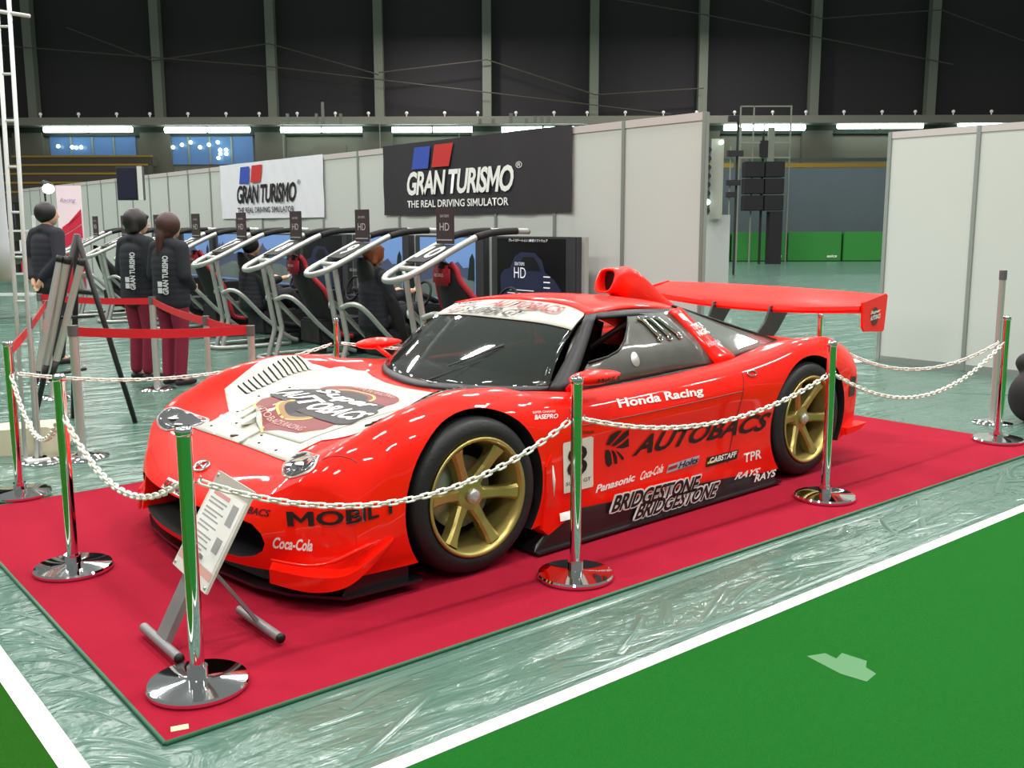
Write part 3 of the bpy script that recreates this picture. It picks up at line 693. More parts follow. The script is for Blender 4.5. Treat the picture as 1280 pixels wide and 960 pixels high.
    # mirror and endplate lettering
    obj('lettering', mapped(text_bm('Mobil 1', .04), lambda a, b, s=s: Vector((.70+.15*(a if s < 0 else 1-a), s*1.006-s*.012*abs(a-.3), .782+.022*b))), BTXT, car)
    sk = (s*.96+.96)*.085
    crest_pts = ellipse(3.27+sk, .935, .045, .06, 20)
    obj('endplate_crest', mapped(poly_bm(crest_pts), lambda a, b, s=s: Vector((a, s*.983, b))), mat('dark_crest', (90,50,46), .5), wing)
    for zz, hh2 in ((.945,.026),(.91,.03)):
        obj('lettering', mapped(text_bm('Super' if zz > .93 else 'AUTOBACS', .06, .3), lambda a, b, s=s, zz=zz, hh2=hh2: Vector((3.21+sk+.125*(a if s < 0 else 1-a), s*.9855, zz+hh2*b+.012*(a if s < 0 else 1-a)))), WTXT, wing)
# sun strip lettering
ws_text('Super', mat('navy_print'), .95, .78, .865, .95, .03, .3); ws_text('AUTOBACS', RTXT, .70, .18, .855, .955, .03, .3)
ws_text('SUPER GT', BTXT, .80, .38, .755, .835, .03, .3); ws_text('G', RTXT, .91, .82, .755, .845, .05, .3)
# rear lamp cluster and bumper tip, door handle, quarter badge
for s in (-1, 1):
    o = obj('rear_corner_lamp', mapped(poly_bm([(3.02,.44),(3.10,.44),(3.12,.56),(3.04,.57)], (4, 4)), side_map(.004, s)), mat('dark_lamp', (60,20,22), .2), car)
    bmx = bmesh.new(); tube(bmx, [side_map(.006, s)(a, b) for a, b in ellipse(2.02,.69,.035,.014,16)], .005, 6, closed=True); obj('badge', bmx, CHROME, car, True)
    bmx = bmesh.new(); prism(bmx, [(2.99,.20),(3.16,.215),(3.24,.25),(3.14,.245),(2.99,.245)], lambda a, b: Vector((a, s*.90, b)), lambda a, b: Vector((a, s*.985, b))); obj('rear_bumper_flick', bmx, PAINT, car)
# ======================= FLOOR =======================
def plane_obj(name, pts, z, m, parent=None, t=0.0):
    bm = bmesh.new(); A = [bm.verts.new((x, y, z)) for x, y in pts]
    if t:
        B = [bm.verts.new((x, y, z-t)) for x, y in pts]; n = len(pts)
        bm.faces.new(A); bm.faces.new(B[::-1])
        for i in range(n): bm.faces.new((A[i], B[i], B[(i+1) % n], A[(i+1) % n]))
    else: bm.faces.new(A)
    return obj(name, bm, m, parent)
def sheet_mat():
    m = mat('green_plastic_sheet', (84, 114, 101), .22, spec=.55); nt = m.node_tree; b = nt.nodes['Principled BSDF']
    tc = nt.nodes.new('ShaderNodeTexCoord')
    def noise(scale, mscale, rot, detail=3, dist=0.0):
        mp = nt.nodes.new('ShaderNodeMapping'); mp.inputs['Scale'].default_value = mscale; mp.inputs['Rotation'].default_value = (0,0,rot)
        n = nt.nodes.new('ShaderNodeTexNoise'); n.inputs['Scale'].default_value = scale; n.inputs['Detail'].default_value = detail; n.inputs['Distortion'].default_value = dist
        nt.links.new(tc.outputs['Object'], mp.inputs['Vector']); nt.links.new(mp.outputs[0], n.inputs['Vector']); return n
    a = noise(1.1, (.5, 3.2, 1), math.radians(22), 5, .8); c = noise(3.2, (1, 1.8, 1), math.radians(-30), 4, 1.2); d = noise(9, (1,1,1), 0, 3, .6)
    ad = nt.nodes.new('ShaderNodeMath'); ad.operation = 'MULTIPLY_ADD'; ad.inputs[1].default_value = .35
    nt.links.new(c.outputs['Fac'], ad.inputs[0]); nt.links.new(a.outputs['Fac'], ad.inputs[2])
    ad2 = nt.nodes.new('ShaderNodeMath'); ad2.operation = 'MULTIPLY_ADD'; ad2.inputs[1].default_value = .05
    nt.links.new(d.outputs['Fac'], ad2.inputs[0]); nt.links.new(ad.outputs[0], ad2.inputs[2])
    bp = nt.nodes.new('ShaderNodeBump'); bp.inputs['Strength'].default_value = .55; bp.inputs['Distance'].default_value = .12
    nt.links.new(ad2.outputs[0], bp.inputs['Height']); nt.links.new(bp.outputs[0], b.inputs['Normal'])
    return m
SHEET = sheet_mat()
TURF = mat('green_turf', (30, 118, 38), .95, bump=.9, bscale=700, var=.14, vscale=90, spec=.1)
TURFD = mat('green_turf_mat', (40, 105, 20), .95, bump=.9, bscale=700, var=.2, vscale=120, spec=.1)
CARPET = mat('crimson_carpet', (165, 22, 48), .95, bump=.6, bscale=500, var=.07, vscale=2.2, spec=.15)
TAPE = mat('white_tape', (222, 222, 214), .5)
floor = tag(plane_obj('floor', [(-60,-60),(110,-60),(110,110),(-60,110)], 0.0, SHEET), kind='structure')
turf = tag(plane_obj('turf_mat', [(-60,-.555),(60,-.555),(60,-40),(-60,-40)], .008, TURF, t=.008), 'bright green artificial turf beyond the white line at lower right', 'turf')
turf2 = tag(plane_obj('turf_mat', [(-.275,-.50),(-.275,40),(-30,40),(-30,-.50)], .008, TURFD, t=.008), 'darker green artificial turf at the lower left corner', 'turf')
tag(plane_obj('floor_tape', [(-.275,-.575),(60,-.575),(60,-.515),(-.275,-.515)], .0105, TAPE, t=.002), 'long white tape line between plastic sheet and right turf', 'tape')
tag(plane_obj('floor_tape', [(-.285,-.51),(-.215,-.51),(-.215,40),(-.285,40)], .0105, TAPE, t=.002), 'white tape line along the left turf edge', 'tape')
carpet = empty('carpet', (0,0,0)); tag(carpet, 'crimson display carpet with dark green edging under the race car', 'carpet')
CL, CWD = 6.15, 3.10
plane_obj('pile', [(0,0),(CL,0),(CL,CWD),(0,CWD)], .012, CARPET, carpet, t=.008)
GE = mat('green_edging', (45, 100, 70), .5)
for a, b in (((0,0),(CL,0)), ((0,0),(0,CWD)), ((CL,0),(CL,CWD)), ((0,CWD),(CL,CWD))):
    bm = bmesh.new(); cyl(bm, (a[0], a[1], .006), (b[0], b[1], .006), .008, n=8); obj('edging', bm, GE, carpet, True)
# ---- sheet folds: raised wrinkles of the plastic along the carpet ----
FOLD = mat('green_sheet_fold', (84, 114, 101), .2, spec=.55)
folds = empty('sheet_fold', (0,0,0)); tag(folds, 'raised creases of the green plastic sheet beside the carpet', 'sheet')
random.seed(3)
def fold(pts, w, h):
    bm = bmesh.new(); C = catmull([(a, b, 0) for a, b in pts], 8); n = len(C); R_ = []
    for i, c in enumerate(C):
        t = (C[min(i+1, n-1)]-C[max(i-1, 0)]).normalized(); nx = Vector((-t.y, t.x, 0)); k = math.sin(math.pi*i/(n-1))**.6
        R_.append([bm.verts.new(c+nx*(w*q)+Vector((0,0,.001+h*k*math.exp(-(q*2.2)**2)))) for q in (-1.4,-.9,-.55,-.3,0,.3,.55,.9,1.4)])
    for i in range(n-1):
        for j in range(8): bm.faces.new((R_[i][j], R_[i+1][j], R_[i+1][j+1], R_[i][j+1]))
    obj('crease', bm, FOLD, folds, True)
for i in range(34):
    x = random.uniform(.3, 5.6); y = random.uniform(-.46, -.1); L = random.uniform(.15, .6); a = random.gauss(.15, .45)
    fold([(x, y), (x+L*.5*math.cos(a), max(-.48, min(-.06, y+L*.5*math.sin(a)))+random.uniform(-.02,.02)), (x+L*math.cos(a), max(-.48, min(-.05, y+L*math.sin(a))))], random.uniform(.008,.02), random.uniform(.003,.008))
fold([(.4,-.04),(1.5,-.06),(3,-.05),(4.6,-.07),(6.1,-.05)], .022, .014)
fold([(.1,-.44),(1.5,-.46),(3,-.455),(5,-.465)], .014, .007)
for i in range(16):
    y = random.uniform(.0, 1.6); a = random.gauss(.35, .2); L = random.uniform(.12, .19)
    fold([(-.19, y), (-.10, y-.08), (-.03, y-.2-random.uniform(0,.1))], random.uniform(.006,.012), random.uniform(.003,.006))
for i in range(46):
    x = random.uniform(-.5, 9); y = random.uniform(3.4, 11); L = random.uniform(.5, 2.2)
    if x > 3.3 and y > 4.0: continue
    a = math.radians(-40)+random.gauss(0, .12)
    fold([(x, y), (x+L*.5*math.cos(a), y+L*.5*math.sin(a)+random.uniform(-.04,.04)), (x+L*math.cos(a), y+L*math.sin(a))], random.uniform(.01,.03), random.uniform(.003,.009))
for i in range(16):
    x = random.uniform(6.4, 12); y = random.uniform(-.4, 7); L = random.uniform(.5, 1.8); a = math.radians(-45)+random.gauss(0, .25)
    fold([(x, y), (x+L*.5*math.cos(a), y+L*.5*math.sin(a)), (x+L*math.cos(a), y+L*math.sin(a))], random.uniform(.01,.025), random.uniform(.003,.008))
# tape marks
tp = mat('worn_clear_tape', (66, 122, 72), .6)
tag(plane_obj('floor_tape', [(1.988,-.877),(2.06,-.905),(2.051,-.956),(2.108,-.943),(2.117,-1.036),(2.068,-1.062),(2.051,-1.111),(1.971,-1.123),(1.956,-1.033)], .0095, tp, t=.001), 'patch of worn translucent tape stuck on the right turf', 'tape')
tag(plane_obj('sticker', [(.035,.045),(.085,.03),(.095,.06),(.045,.075)], .0135, mat('cream_sticker', (215,205,150), .6), t=.001), 'small cream sticker on the near carpet corner', 'sticker')
# ======================= STANCHIONS AND CHAINS =======================
HS = .889
def make_stanchion(loc, label, h=HS, r=.0245, rb=.167, hooks=((0,),), cat='stanchion', group=None):
    e = empty('chain_stanchion', loc)
    tag(e, label, cat, group)
    bm = bmesh.new(); lathe(bm, [(0,0),(rb*.97,0),(rb,.008),(rb,.018),(rb*.97,.026),(rb*.3,.034),(.034,.037),(.034,.075),(0,.075)], 56); o = obj('base', bm, CHROME, e, True); autosmooth(o, 30)
    bm = bmesh.new(); lathe(bm, [(0,.03),(r,.03),(r,h-.012),(0,h-.012)], 28); o = obj('pole', bm, CHROME, e, True); autosmooth(o, 40)
    bm = bmesh.new(); lathe(bm, [(r*1.12,h-.03),(r*1.15,h-.02),(r*1.15,h-.006),(r*.85,h),(r*.5,h-.004),(0,h-.006)], 28); obj('cap', bm, CHROME, e, True)
    return e
def add_hook(e, ang, z=.70):
    bm = bmesh.new(); d = Vector((math.cos(ang), math.sin(ang), 0)); c = d*.024+Vector((0,0,z))
    tube(bm, [c, c+d*.018+Vector((0,0,-.004)), c+d*.024+Vector((0,0,.008)), c+d*.022+Vector((0,0,.018))], .003, 6)
    obj('hook', bm, CHROME, e, True)
SP = {
 'S1': ((.216,.28), 'nearest chrome chain stanchion, at the front corner of the carpet by the info sign'),
 'S2': ((.231,1.74), 'chrome chain stanchion on the left carpet edge in front of the car nose'),
 'S3': ((.363,3.243), 'chrome chain stanchion at the far left, on the carpet rear corner'),
 'S4': ((1.891,.229), 'chrome chain stanchion beside the car front wheel and number board'),
 'S5': ((3.82,.247), 'chrome chain stanchion standing before the rear gold wheel'),
 'S6': ((6.041,.304), 'chrome chain stanchion on the far right carpet corner'),
 'S7': ((2.48,3.32), 'thin chain stanchion behind the car near its far mirror'),
 'S9': ((5.1,3.0), 'thin chain stanchion mostly hidden behind the roof scoop'),
 'S8': ((5.23,1.25), 'thin chain stanchion behind the car tail under the wing')}
STO = {k: make_stanchion((v[0][0], v[0][1], .0125 if k not in ('S7',) else .001), v[1], r=.0245 if k not in ('S7','S8','S9') else .018) for k, v in SP.items()}
# link mesh shared
def link_mesh():
    bm = bmesh.new(); P = []; a, rr = .0135, .0095
    for k in range(7): t = -math.pi/2+math.pi*k/6; P.append((a+rr*math.cos(t), rr*math.sin(t), 0))
    for k in range(7): t = math.pi/2+math.pi*k/6; P.append((-a+rr*math.cos(t), rr*math.sin(t), 0))
    tube(bm, P, .0047, 6, closed=True); me = bpy.data.meshes.new('link'); bmesh.ops.recalc_face_normals(bm, faces=bm.faces); bm.to_mesh(me); bm.free(); me.materials.append(PWHITE)
    for p in me.polygons: p.use_smooth = True
    return me
LINK = link_mesh(); PITCHL = .0365
def chain(a, b, sag, label, za=.70, zb=.70):
    (ax, ay), (bx, by) = SP[a][0], SP[b][0]
    A = Vector((ax, ay, za+.012)); B = Vector((bx, by, zb+.012)); d = (B-A); d.z = 0; d.normalize()
    add_hook(STO[a], math.atan2(d.y, d.x), za); add_hook(STO[b], math.atan2(-d.y, -d.x), zb)
    A = A+d*.044; B = B-d*.044
    N = 400; C = [A.lerp(B, t/N)+Vector((0,0,-4*sag*(t/N)*(1-t/N))) for t in range(N+1)]
    L = sum((C[i+1]-C[i]).length for i in range(N)); n = round(L/PITCHL); st = L/n
    e = empty('chain', A); tag(e, label, 'chain', None)
    acc = 0; k = 0; tgt = st/2
    for i in range(N):
        seg = (C[i+1]-C[i]).length
        while k < n and acc+seg >= tgt:
            p = C[i].lerp(C[i+1], (tgt-acc)/seg); t = (C[i+1]-C[i]).normalized()
            o = bpy.data.objects.new('link', LINK); link(o, e)
            q = t.to_track_quat('X', 'Z') @ Matrix.Rotation(math.radians(45+90*(k % 2)+random.uniform(-8,8)), 3, 'X').to_quaternion()
            o.location = p-A; o.rotation_mode = 'QUATERNION'; o.rotation_quaternion = q; k += 1; tgt += st
        acc += seg
    return e
chain('S1','S4', .20, 'white plastic chain across the front fender, from nearest stanchion to the wheel one')
chain('S4','S5', .135, 'white plastic chain hanging in front of the car door')
chain('S5','S6', .24, 'white plastic chain sagging over carpet right of the rear wheel')
chain('S2','S1', .17, 'white plastic chain crossing before the car nose')
chain('S3','S2', .22, 'short-looking white plastic chain at the far left carpet edge')
chain('S3','S7', .12, 'white plastic chain running behind the car at left')
chain('S7','S9', .12, 'white plastic chain behind the car cabin')
chain('S9','S8', .14, 'white plastic chain seen under the rear wing behind the tail')
chain('S8','S6', .20, 'white plastic chain behind the car tail toward the right corner stanchion')
# ======================= INFO SIGN =======================
sg = empty('info_sign', (.42,.64,0)); tag(sg, 'white tilted information board on grey folding legs before the car nose', 'sign')
SB = mat('sign_board', (205, 200, 190), .5); GREYM = mat('grey_metal', (140, 138, 138), .45, metal=.4)
tl, trp, brp, bl = Vector((.52,.75,.605)), Vector((.52,.45,.585)), Vector((.322,.45,.25)), Vector((.322,.75,.28))
nrm = (trp-brp).cross(tl-trp).normalized(); nrm = nrm if nrm.x < 0 else -nrm
def sgm(s, t, o=0.0): return bl.lerp(brp, s).lerp(tl.lerp(trp, s), t)+nrm*o
bm = bmesh.new(); prism(bm, [(0,0),(1,0),(1,1),(0,1)], lambda a, b: sgm(a, b, 0), lambda a, b: sgm(a, b, -.012)); board = obj('board', bm, SB, sg)
def pg(pts, m, o, name='print'): return obj(name, mapped(poly_bm(pts), lambda a, b: sgm(a, b, o)), m, board)
pg([(.05,.18),(.95,.18),(.95,.86),(.05,.86)], mat('sign_paper', (222,220,214), .6), .001, 'paper')
pg([(.02,.10),(.98,.10),(.98,.175),(.02,.175)], mat('salmon_print', (196,150,138), .6), .001)
pg([(.0,.88),(1,.88),(1,1.0),(.0,1.0)], mat('grey_header_print', (168,158,148), .6), .0008)
GT = mat('grey_print', (150,148,148), .6)
for k, (x0, x1, y) in enumerate([(.12,.6,.74),(.12,.55,.70),(.12,.62,.64),(.12,.5,.60),(.12,.58,.56),(.12,.6,.50),(.12,.45,.46),(.12,.6,.40),(.12,.55,.36),(.12,.6,.31),(.12,.5,.27)]):
    pg([(x0,y),(x1,y),(x1,y+.016),(x0,y+.016)], GT, .002)
pg([(.15,.79),(.6,.79),(.6,.83),(.15,.83)], mat('faded_red_print', (205,140,140), .6), .002)
pg([(.72,.60),(.88,.60),(.88,.80),(.72,.80)], GT, .002); pg([(.70,.33),(.86,.33),(.86,.47),(.70,.47)], GT, .002)
for s, t in ((.05,.04),(.95,.04),(.05,.96),(.95,.96)):
    bm = bmesh.new(); cyl(bm, sgm(s, t, 0), sgm(s, t, .004), .007, n=10); obj('screw', bm, STEEL, board, True)
for x, y0 in ((.225,.47),(.575,.40)):
    bm = bmesh.new(); cyl(bm, (x, y0, .032), (x, y0+.35, .032), .018, n=16); f = obj('foot', bm, GREYM, sg, True); autosmooth(f)
    bm = bmesh.new(); cyl(bm, (x, y0-.006, .032), (x, y0+.002, .032), .0185, n=16); obj('end_cap', bm, BLACK, f, True)
bm = bmesh.new(); prism(bm, [(.215,.03),(.245,.03),(.47,.44),(.44,.44)], lambda a, b: Vector((a, .60, b)), lambda a, b: Vector((a, .69, b))); obj('leg', bm, GREYM, sg)
bm = bmesh.new(); prism(bm, [(.57,.03),(.585,.03),(.36,.36),(.345,.36)], lambda a, b: Vector((a, .57, b)), lambda a, b: Vector((a, .60, b))); obj('leg', bm, GREYM, sg)
for o_ in sg.children: o_.location = Vector(o_.location)-Vector((.42,.64,-.012))
# ======================= PARTITION WALLS =======================
PANEL = mat('white_partition_panel', (200, 203, 197), .42, var=.03, vscale=1.5)
ALU = mat('aluminium_post', (160, 165, 160), .4, metal=.6)
RAIL = mat('pale_rail', (196, 188, 184), .5)
HW = 2.51
def partition(name, X, y0, n, w=.99, t=.04):
    root = empty(name, (X, y0, 0)); tag(root, kind='structure')
    bm = bmesh.new(); box(bm, (0, 0, HW/2), (t*.5, w-.045, HW-.09)); p0 = obj('panel', bm, PANEL, root)
    bm = bmesh.new(); box(bm, (0, 0, HW/2), (t+.012, .045, HW), bev=.004); q0 = obj('post', bm, ALU, root)
    bm = bmesh.new(); box(bm, (0, 0, HW-.035), (t, w-.045, .07)); r0 = obj('top_rail', bm, RAIL, root)
    bm = bmesh.new(); box(bm, (0, 0, .035), (t, w-.045, .07)); s0 = obj('bottom_rail', bm, ALU, root)
    for k in range(n+1):
        for o, first in ((p0,0),(q0,0),(r0,0),(s0,0)):
            if k == n and o is not q0: continue
            c = o if k == 0 else o.copy()
            if k: link(c, root)
            c.location = (0, k*w if o is q0 else (k+.5)*w, 0)
    return root
partition('wall_back', 6.09, 3.06, 24)
partition('wall_right', 9.24, 3.10-6*.97, 6, w=.97)
# wall end cross piece and foot plate
bm = bmesh.new(); lathe(bm, [(0,0),(.15,0),(.15,.02),(0,.03)], 24); tag(obj('foot_plate', bm, mat('white_foot', (235,235,230), .4), None, True, (8.95, 3.28, 0.0)), 'small white round foot plate at the end of the right wall', 'foot plate')
# ======================= BANNERS =======================
def banner(name, Yr, Yl, zb, zt, m, label, tm, dark):
    """hangs on the wall; s runs from its left edge (far) to right edge (near)"""
    root = empty(name, (6.055, (Yr+Yl)/2, zb)); tag(root, label, 'banner')
    H, Wd = zt-zb, Yl-Yr
    bm = bmesh.new(); nx, nz = 40, 10
    Gd = [[bm.verts.new((.008*math.sin(i*.55)+.004*math.sin(i*1.7+j)-.006, Wd/2-Wd*i/nx, H*j/nz)) for i in range(nx+1)] for j in range(nz+1)]
    for j in range(nz):
        for i in range(nx): bm.faces.new((Gd[j][i], Gd[j][i+1], Gd[j+1][i+1], Gd[j+1][i]))
    cl = obj('cloth', bm, m, root, True)
    def B(s, t): return Vector((-.024, Wd/2-Wd*s, H*t))
    def quad(pts, mm): return obj('emblem', mapped(poly_bm(pts), B), mm, root)
    return root, B, quad, Vector((0,-Wd,0)), Vector((0,0,H))
BK = mat('black_banner_cloth', (42, 38, 42), .7); WH = mat('white_banner_cloth', (226, 226, 232), .7)
for (nm, Yr, Yl, zb, zt, m_, lab, tm, k) in (('black_banner', 4.75, 8.33, 1.655, 2.53, BK, 'black racing game banner with white lettering on the partition wall', WTXT, 0),
                                        ('white_banner', 9.92, 13.47, 1.64, 2.52, WH, 'white racing game banner with black lettering on the partition wall', BTXT, 1)):
    root, B, quad, sx, sz = banner(nm, Yr, Yl, zb, zt, m_, lab, tm, k)
    x0 = .19 if k == 0 else .22
    quad([(x0,.63),(x0+.10,.63),(x0+.115,.93),(x0+.02,.93)], BLUEP); quad([(x0+.12,.64),(x0+.22,.64),(x0+.245,.94),(x0+.14,.94)], BANRED)
    o = B(x0-.03, .27); text_flat(root, 'GRAN TURISMO', tm, o, sx*.585, sz*.33, .03, .22, spacing=.9)
    text_flat(root, 'THE REAL DRIVING SIMULATOR', tm, B(x0-.03, .10), sx*.56, sz*.10, .015, 0)
    text_flat(root, '\u00ae', tm, B(x0+.565, .55), sx*.03, sz*.08, .0)
# ======================= SIMULATOR RIGS =======================
SEATR = mat('red_seat_fabric', (160, 22, 40), .7); SEATB = mat('black_seat_fabric', (20, 18, 20), .7)
SCRN = mat('screen_blue', (104, 136, 186), .3, emit=.5); SCRD = mat('screen_dark', (30, 30, 46), .3, emit=.25)
MTN = mat('screen_mountain', (70, 80, 105), .4, emit=.3); RDS = mat('screen_road', (96,108,104), .4, emit=.3)
SIGNB = mat('dark_sign_board', (58, 42, 46), .5)
def rig(Y, num, red, label):
    e = empty('racing_simulator', (4.0, Y, 0)); tag(e, label, 'simulator')
    for s in (-1, 1):
        bm = bmesh.new(); tube(bm, catmull([(.05,s*.09,.01),(.10,s*.09,.18),(.15,s*.09,.36),(.13,s*.09,.5),(.07,s*.09,.85),(.03,s*.09,1.12)], 4), .028, 10); obj('upright', bm, SILVER, e, True)
        bm = bmesh.new(); tube(bm, catmull([(.08,s*.10,.70),(.16,s*.22,.74),(.28,s*.27,.66),(.55,s*.27,.38),(.85,s*.27,.13),(1.0,s*.27,.06)], 5), .026, 10); obj('seat_rail', bm, SILVER, e, True)
    bm = bmesh.new(); P = [(1.25,.21,1.47),(1.0,.21,1.47),(.70,.20,1.44),(.40,.19,1.32),(.10,.19,1.18),(-.10,.17,1.09),(-.19,.09,1.05),(-.20,0,1.04)]
    P = P+[(a, -b, c) for a, b, c in P[-2::-1]]; C = catmull(P, 5); tube(bm, C, .030, 10); obj('top_loop', bm, SILVER, e, True)
    for s in (-1, 1):
        bm = bmesh.new(); tube(bm, catmull([(.62,s*.198,1.417),(.8,s*.205,1.456),(1.0,s*.21,1.47),(1.10,s*.21,1.472)], 4), .034, 10); obj('grip', bm, SEATB, e, True)
    bm = bmesh.new(); cyl(bm, (.03,-.19,1.14), (.03,.19,1.14), .026); obj('cross_tube', bm, SILVER, e, True)
    bm = bmesh.new(); cyl(bm, (1.20,-.21,1.47), (1.20,.21,1.47), .022); obj('cross_tube', bm, SILVER, e, True)
    bm = bmesh.new(); tube(bm, catmull([(.9,.27,.03),(.3,.27,.03),(.0,.2,.03),(-.06,0,.03),(.0,-.2,.03),(.3,-.27,.03),(.9,-.27,.03)], 4), .026, 8); obj('floor_loop', bm, SILVER, e, True)
    # number plate (sloping) and upright sign
    a0, a1 = Vector((.08,.15,1.20)), Vector((.42,.15,1.345)); pn = (a1-a0).normalized()
    bm = bmesh.new(); prism(bm, [(0,-.15),(.37,-.15),(.37,.15),(0,.15)], lambda a, b: Vector((.08,0,1.195))+pn*a+Vector((0,b,0)), lambda a, b: Vector((.08,0,1.207))+pn*a+Vector((0,b,0))); pl = obj('number_plate', bm, SEATB, e)
    tw = .13 if len(num) == 1 else .25
    text_flat(pl, num, WTXT, Vector((.08,0,1.211))+pn*.08+Vector((0,tw/2,0)), Vector((0,-tw,0)), pn*.24, .02)
    bm = bmesh.new(); box(bm, (.42, 0, 1.525), (.014, .27, .33), bev=.002); sb = obj('sign_board', bm, SIGNB, e)
    text_flat(sb, 'HD', mat('pale_grey_print', (190,180,180), .5), Vector((.411,.075,1.48)), Vector((0,-.15,0)), Vector((0,0,.07)), .0)
    text_flat(sb, 'GRAN TURISMO', mat('pale_grey_print'), Vector((.411,.07,1.60)), Vector((0,-.14,0)), Vector((0,0,.025)), .0)
    bm = bmesh.new(); box(bm, (.411, 0, 1.395), (.004, .24, .012)); obj('sign_rule', bm, GT, sb)
    # bucket seat: back shell facing the aisle
    st = empty('bucket_seat', (0,0,0), 0, e)
    bm = bmesh.new(); secs = []
    prof = [(.95,.22,.30,.13),(.80,.24,.30,.15),(.66,.28,.28,.13),(.60,.42,.30,.13),(.52,.62,.31,.16),(.44,.80,.31,.15),(.40,.92,.24,.11),(.37,1.03,.18,.08),(.36,1.13,.15,.07),(.36,1.18,.10,.04)]
    for (x, z, hw, d) in prof:
        secs.append([bm.verts.new((x+d*(abs(y)**2), y*hw, z+.02*(1-abs(y)))) for y in (-1,-.75,-.4,0,.4,.75,1)])
    for i in range(len(secs)-1):
        for j in range(6): bm.faces.new((secs[i][j], secs[i][j+1], secs[i+1][j+1], secs[i+1][j]))
    o = obj('shell', bm, SEATB, st, True); thick(o, .05, 1)
    if red:
        for s in (-1, 1):
            bm = bmesh.new(); tube(bm, catmull([(x+d+.0, s*hw, z) for (x, z, hw, d) in prof[1:]], 3), .028, 8); obj('bolster', bm, SEATR, st, True)
        bm = bmesh.new(); box(bm, (.375, 0, 1.07), (.07, .25, .19), bev=.03); obj('headrest', bm, SEATR, st, True)
    text_flat(st, 'RECARO', WTXT, Vector((.336 if red else .30,.07,1.06)), Vector((0,-.14,0)), Vector((-.0,0,.03)), .01)
    # wheel, desk, monitor
    bm = bmesh.new(); tube(bm, [(1.15+.05*math.sin(t), .15*math.cos(t), .78+.14*math.sin(t)) for t in [2*math.pi*k/20 for k in range(20)]], .014, 8, closed=True); cyl(bm, (1.15,0,.78), (1.42,0,.66), .03); obj('steering_wheel', bm, SEATB, e, True)
    bm = bmesh.new(); box(bm, (.9, 0, .30), (.7, .5, .30), bev=.03); box(bm, (1.45, 0, .34), (.5, .7, .68), bev=.02); obj('pedestal', bm, SEATB, e)
    return e
Y0, DY = 4.70, 1.468
ORD = {10:'nearest racing simulator rig, its plate reading 10 and red seat', 9:'silver tube racing simulator rig with plate reading 9 and a player', 8:'racing simulator rig with plate reading 8 and red edged seat',
 7:'racing simulator rig with plate reading 7, beside the women in black jackets', 6:'racing simulator rig numbered 6, partly behind the woman with a ponytail', 5:'racing simulator rig numbered 5, between the two women',
 4:'racing simulator rig numbered 4, just left of the short haired woman', 3:'farthest racing simulator rig, numbered 3, between man and short haired woman', 2:'racing simulator rig numbered 2, next to the last of the row', 1:'farthest racing simulator rig at the left end of the row'}
for k in range(8):
    n = 10-k; rig(Y0+DY*k, str(n), n in (10, 8, 6), ORD[n])
# monitors in front of the wall, one per rig
def PM(a, b): return Vector((-.007, -a, b))
def monitor(Y, dark, label):
    e = empty('game_monitor', (5.72, Y, 0)); tag(e, label, 'monitor')
    bm = bmesh.new(); box(bm, (.05, 0, 1.02), (.10, 1.34, .78), bev=.01); obj('monitor_case', bm, mat('grey_monitor', (58,58,62), .4), e)
    bm = bmesh.new(); box(bm, (-.002, .02, 1.03), (.006, 1.08, .72)); obj('screen', bm, mat('poster_screen', (16,13,20), .25, emit=.1) if dark else SCRN, e)
    if dark:
        carp = [(-.50,.78),(-.50,1.0),(-.44,1.06),(-.34,1.08),(-.26,1.20),(-.16,1.25),(.06,1.245),(.17,1.17),(.22,1.05),(.36,.98),(.46,.88),(.48,.74),(.3,.70),(-.2,.70)]
        obj('screen_image', mapped(poly_bm(carp), PM), mat('screen_car', (36,42,66), .4, emit=.2), e)
        obj('screen_image', mapped(poly_bm([(-.20,1.10),(-.12,1.20),(.05,1.20),(.12,1.12),(.15,1.06),(-.18,1.06)]), lambda a, b: PM(a, b)+Vector((-.001,0,0))), mat('screen_car_window', (18,18,26), .4), e)
    else:
        ms = [(-.56,.72),(-.56,1.20),(-.50,1.25),(-.44,1.21),(-.38,1.27),(-.31,1.20),(-.22,1.16),(-.12,1.19),(-.02,1.11),(.08,1.08),(.2,1.12),(.30,1.05),(.38,1.06),(.51,1.0),(.51,.72)]
        obj('screen_image', mapped(poly_bm(ms), PM), MTN, e)
        obj('screen_image', mapped(poly_bm([(-.56,.70),(.51,.70),(.51,.90),(.2,.97),(-.1,.96),(-.56,.86)]), lambda a, b: PM(a, b)+Vector((-.001,0,0))), RDS, e)
        obj('screen_image', mapped(poly_bm([(.38,.92),(.42,1.16),(.47,1.22),(.51,1.15),(.51,.92)]), lambda a, b: PM(a, b)+Vector((-.002,0,0))), mat('screen_tree', (30,44,40), .4), e)
    for s in (-1, 1):
        bm = bmesh.new(); box(bm, (.06, s*.50, .32), (.08, .1, .64)); obj('monitor_stand', bm, mat('pale_stand', (170,172,168), .5), e)
    bm = bmesh.new(); box(bm, (.10, -.695, .71), (.05, .05, 1.40)); obj('side_post', bm, mat('pale_stand'), e)
    return e
MLAB = ['large dark screen showing a car, at the right end of the simulator row', 'monitor with mountain scene seen through the frame of simulator 10', 'monitor with blue sky scene in front of the light brown haired player', 'dark monitor showing a car, seen right of simulator 8 seat', 'monitor with blue sky scene in front of the black haired player', 'monitor with blue scene, seen behind simulator 6', 'monitor mostly hidden behind simulator 5', 'farthest monitor of the row, mostly hidden behind simulator 4']
for k in range(8):
    mo_ = monitor(5.0+1.468*k, k in (0, 3), MLAB[k])
    if k == 0: e = mo_
EW = mat('screen_white_text', (220,220,225), .4, emit=.5)
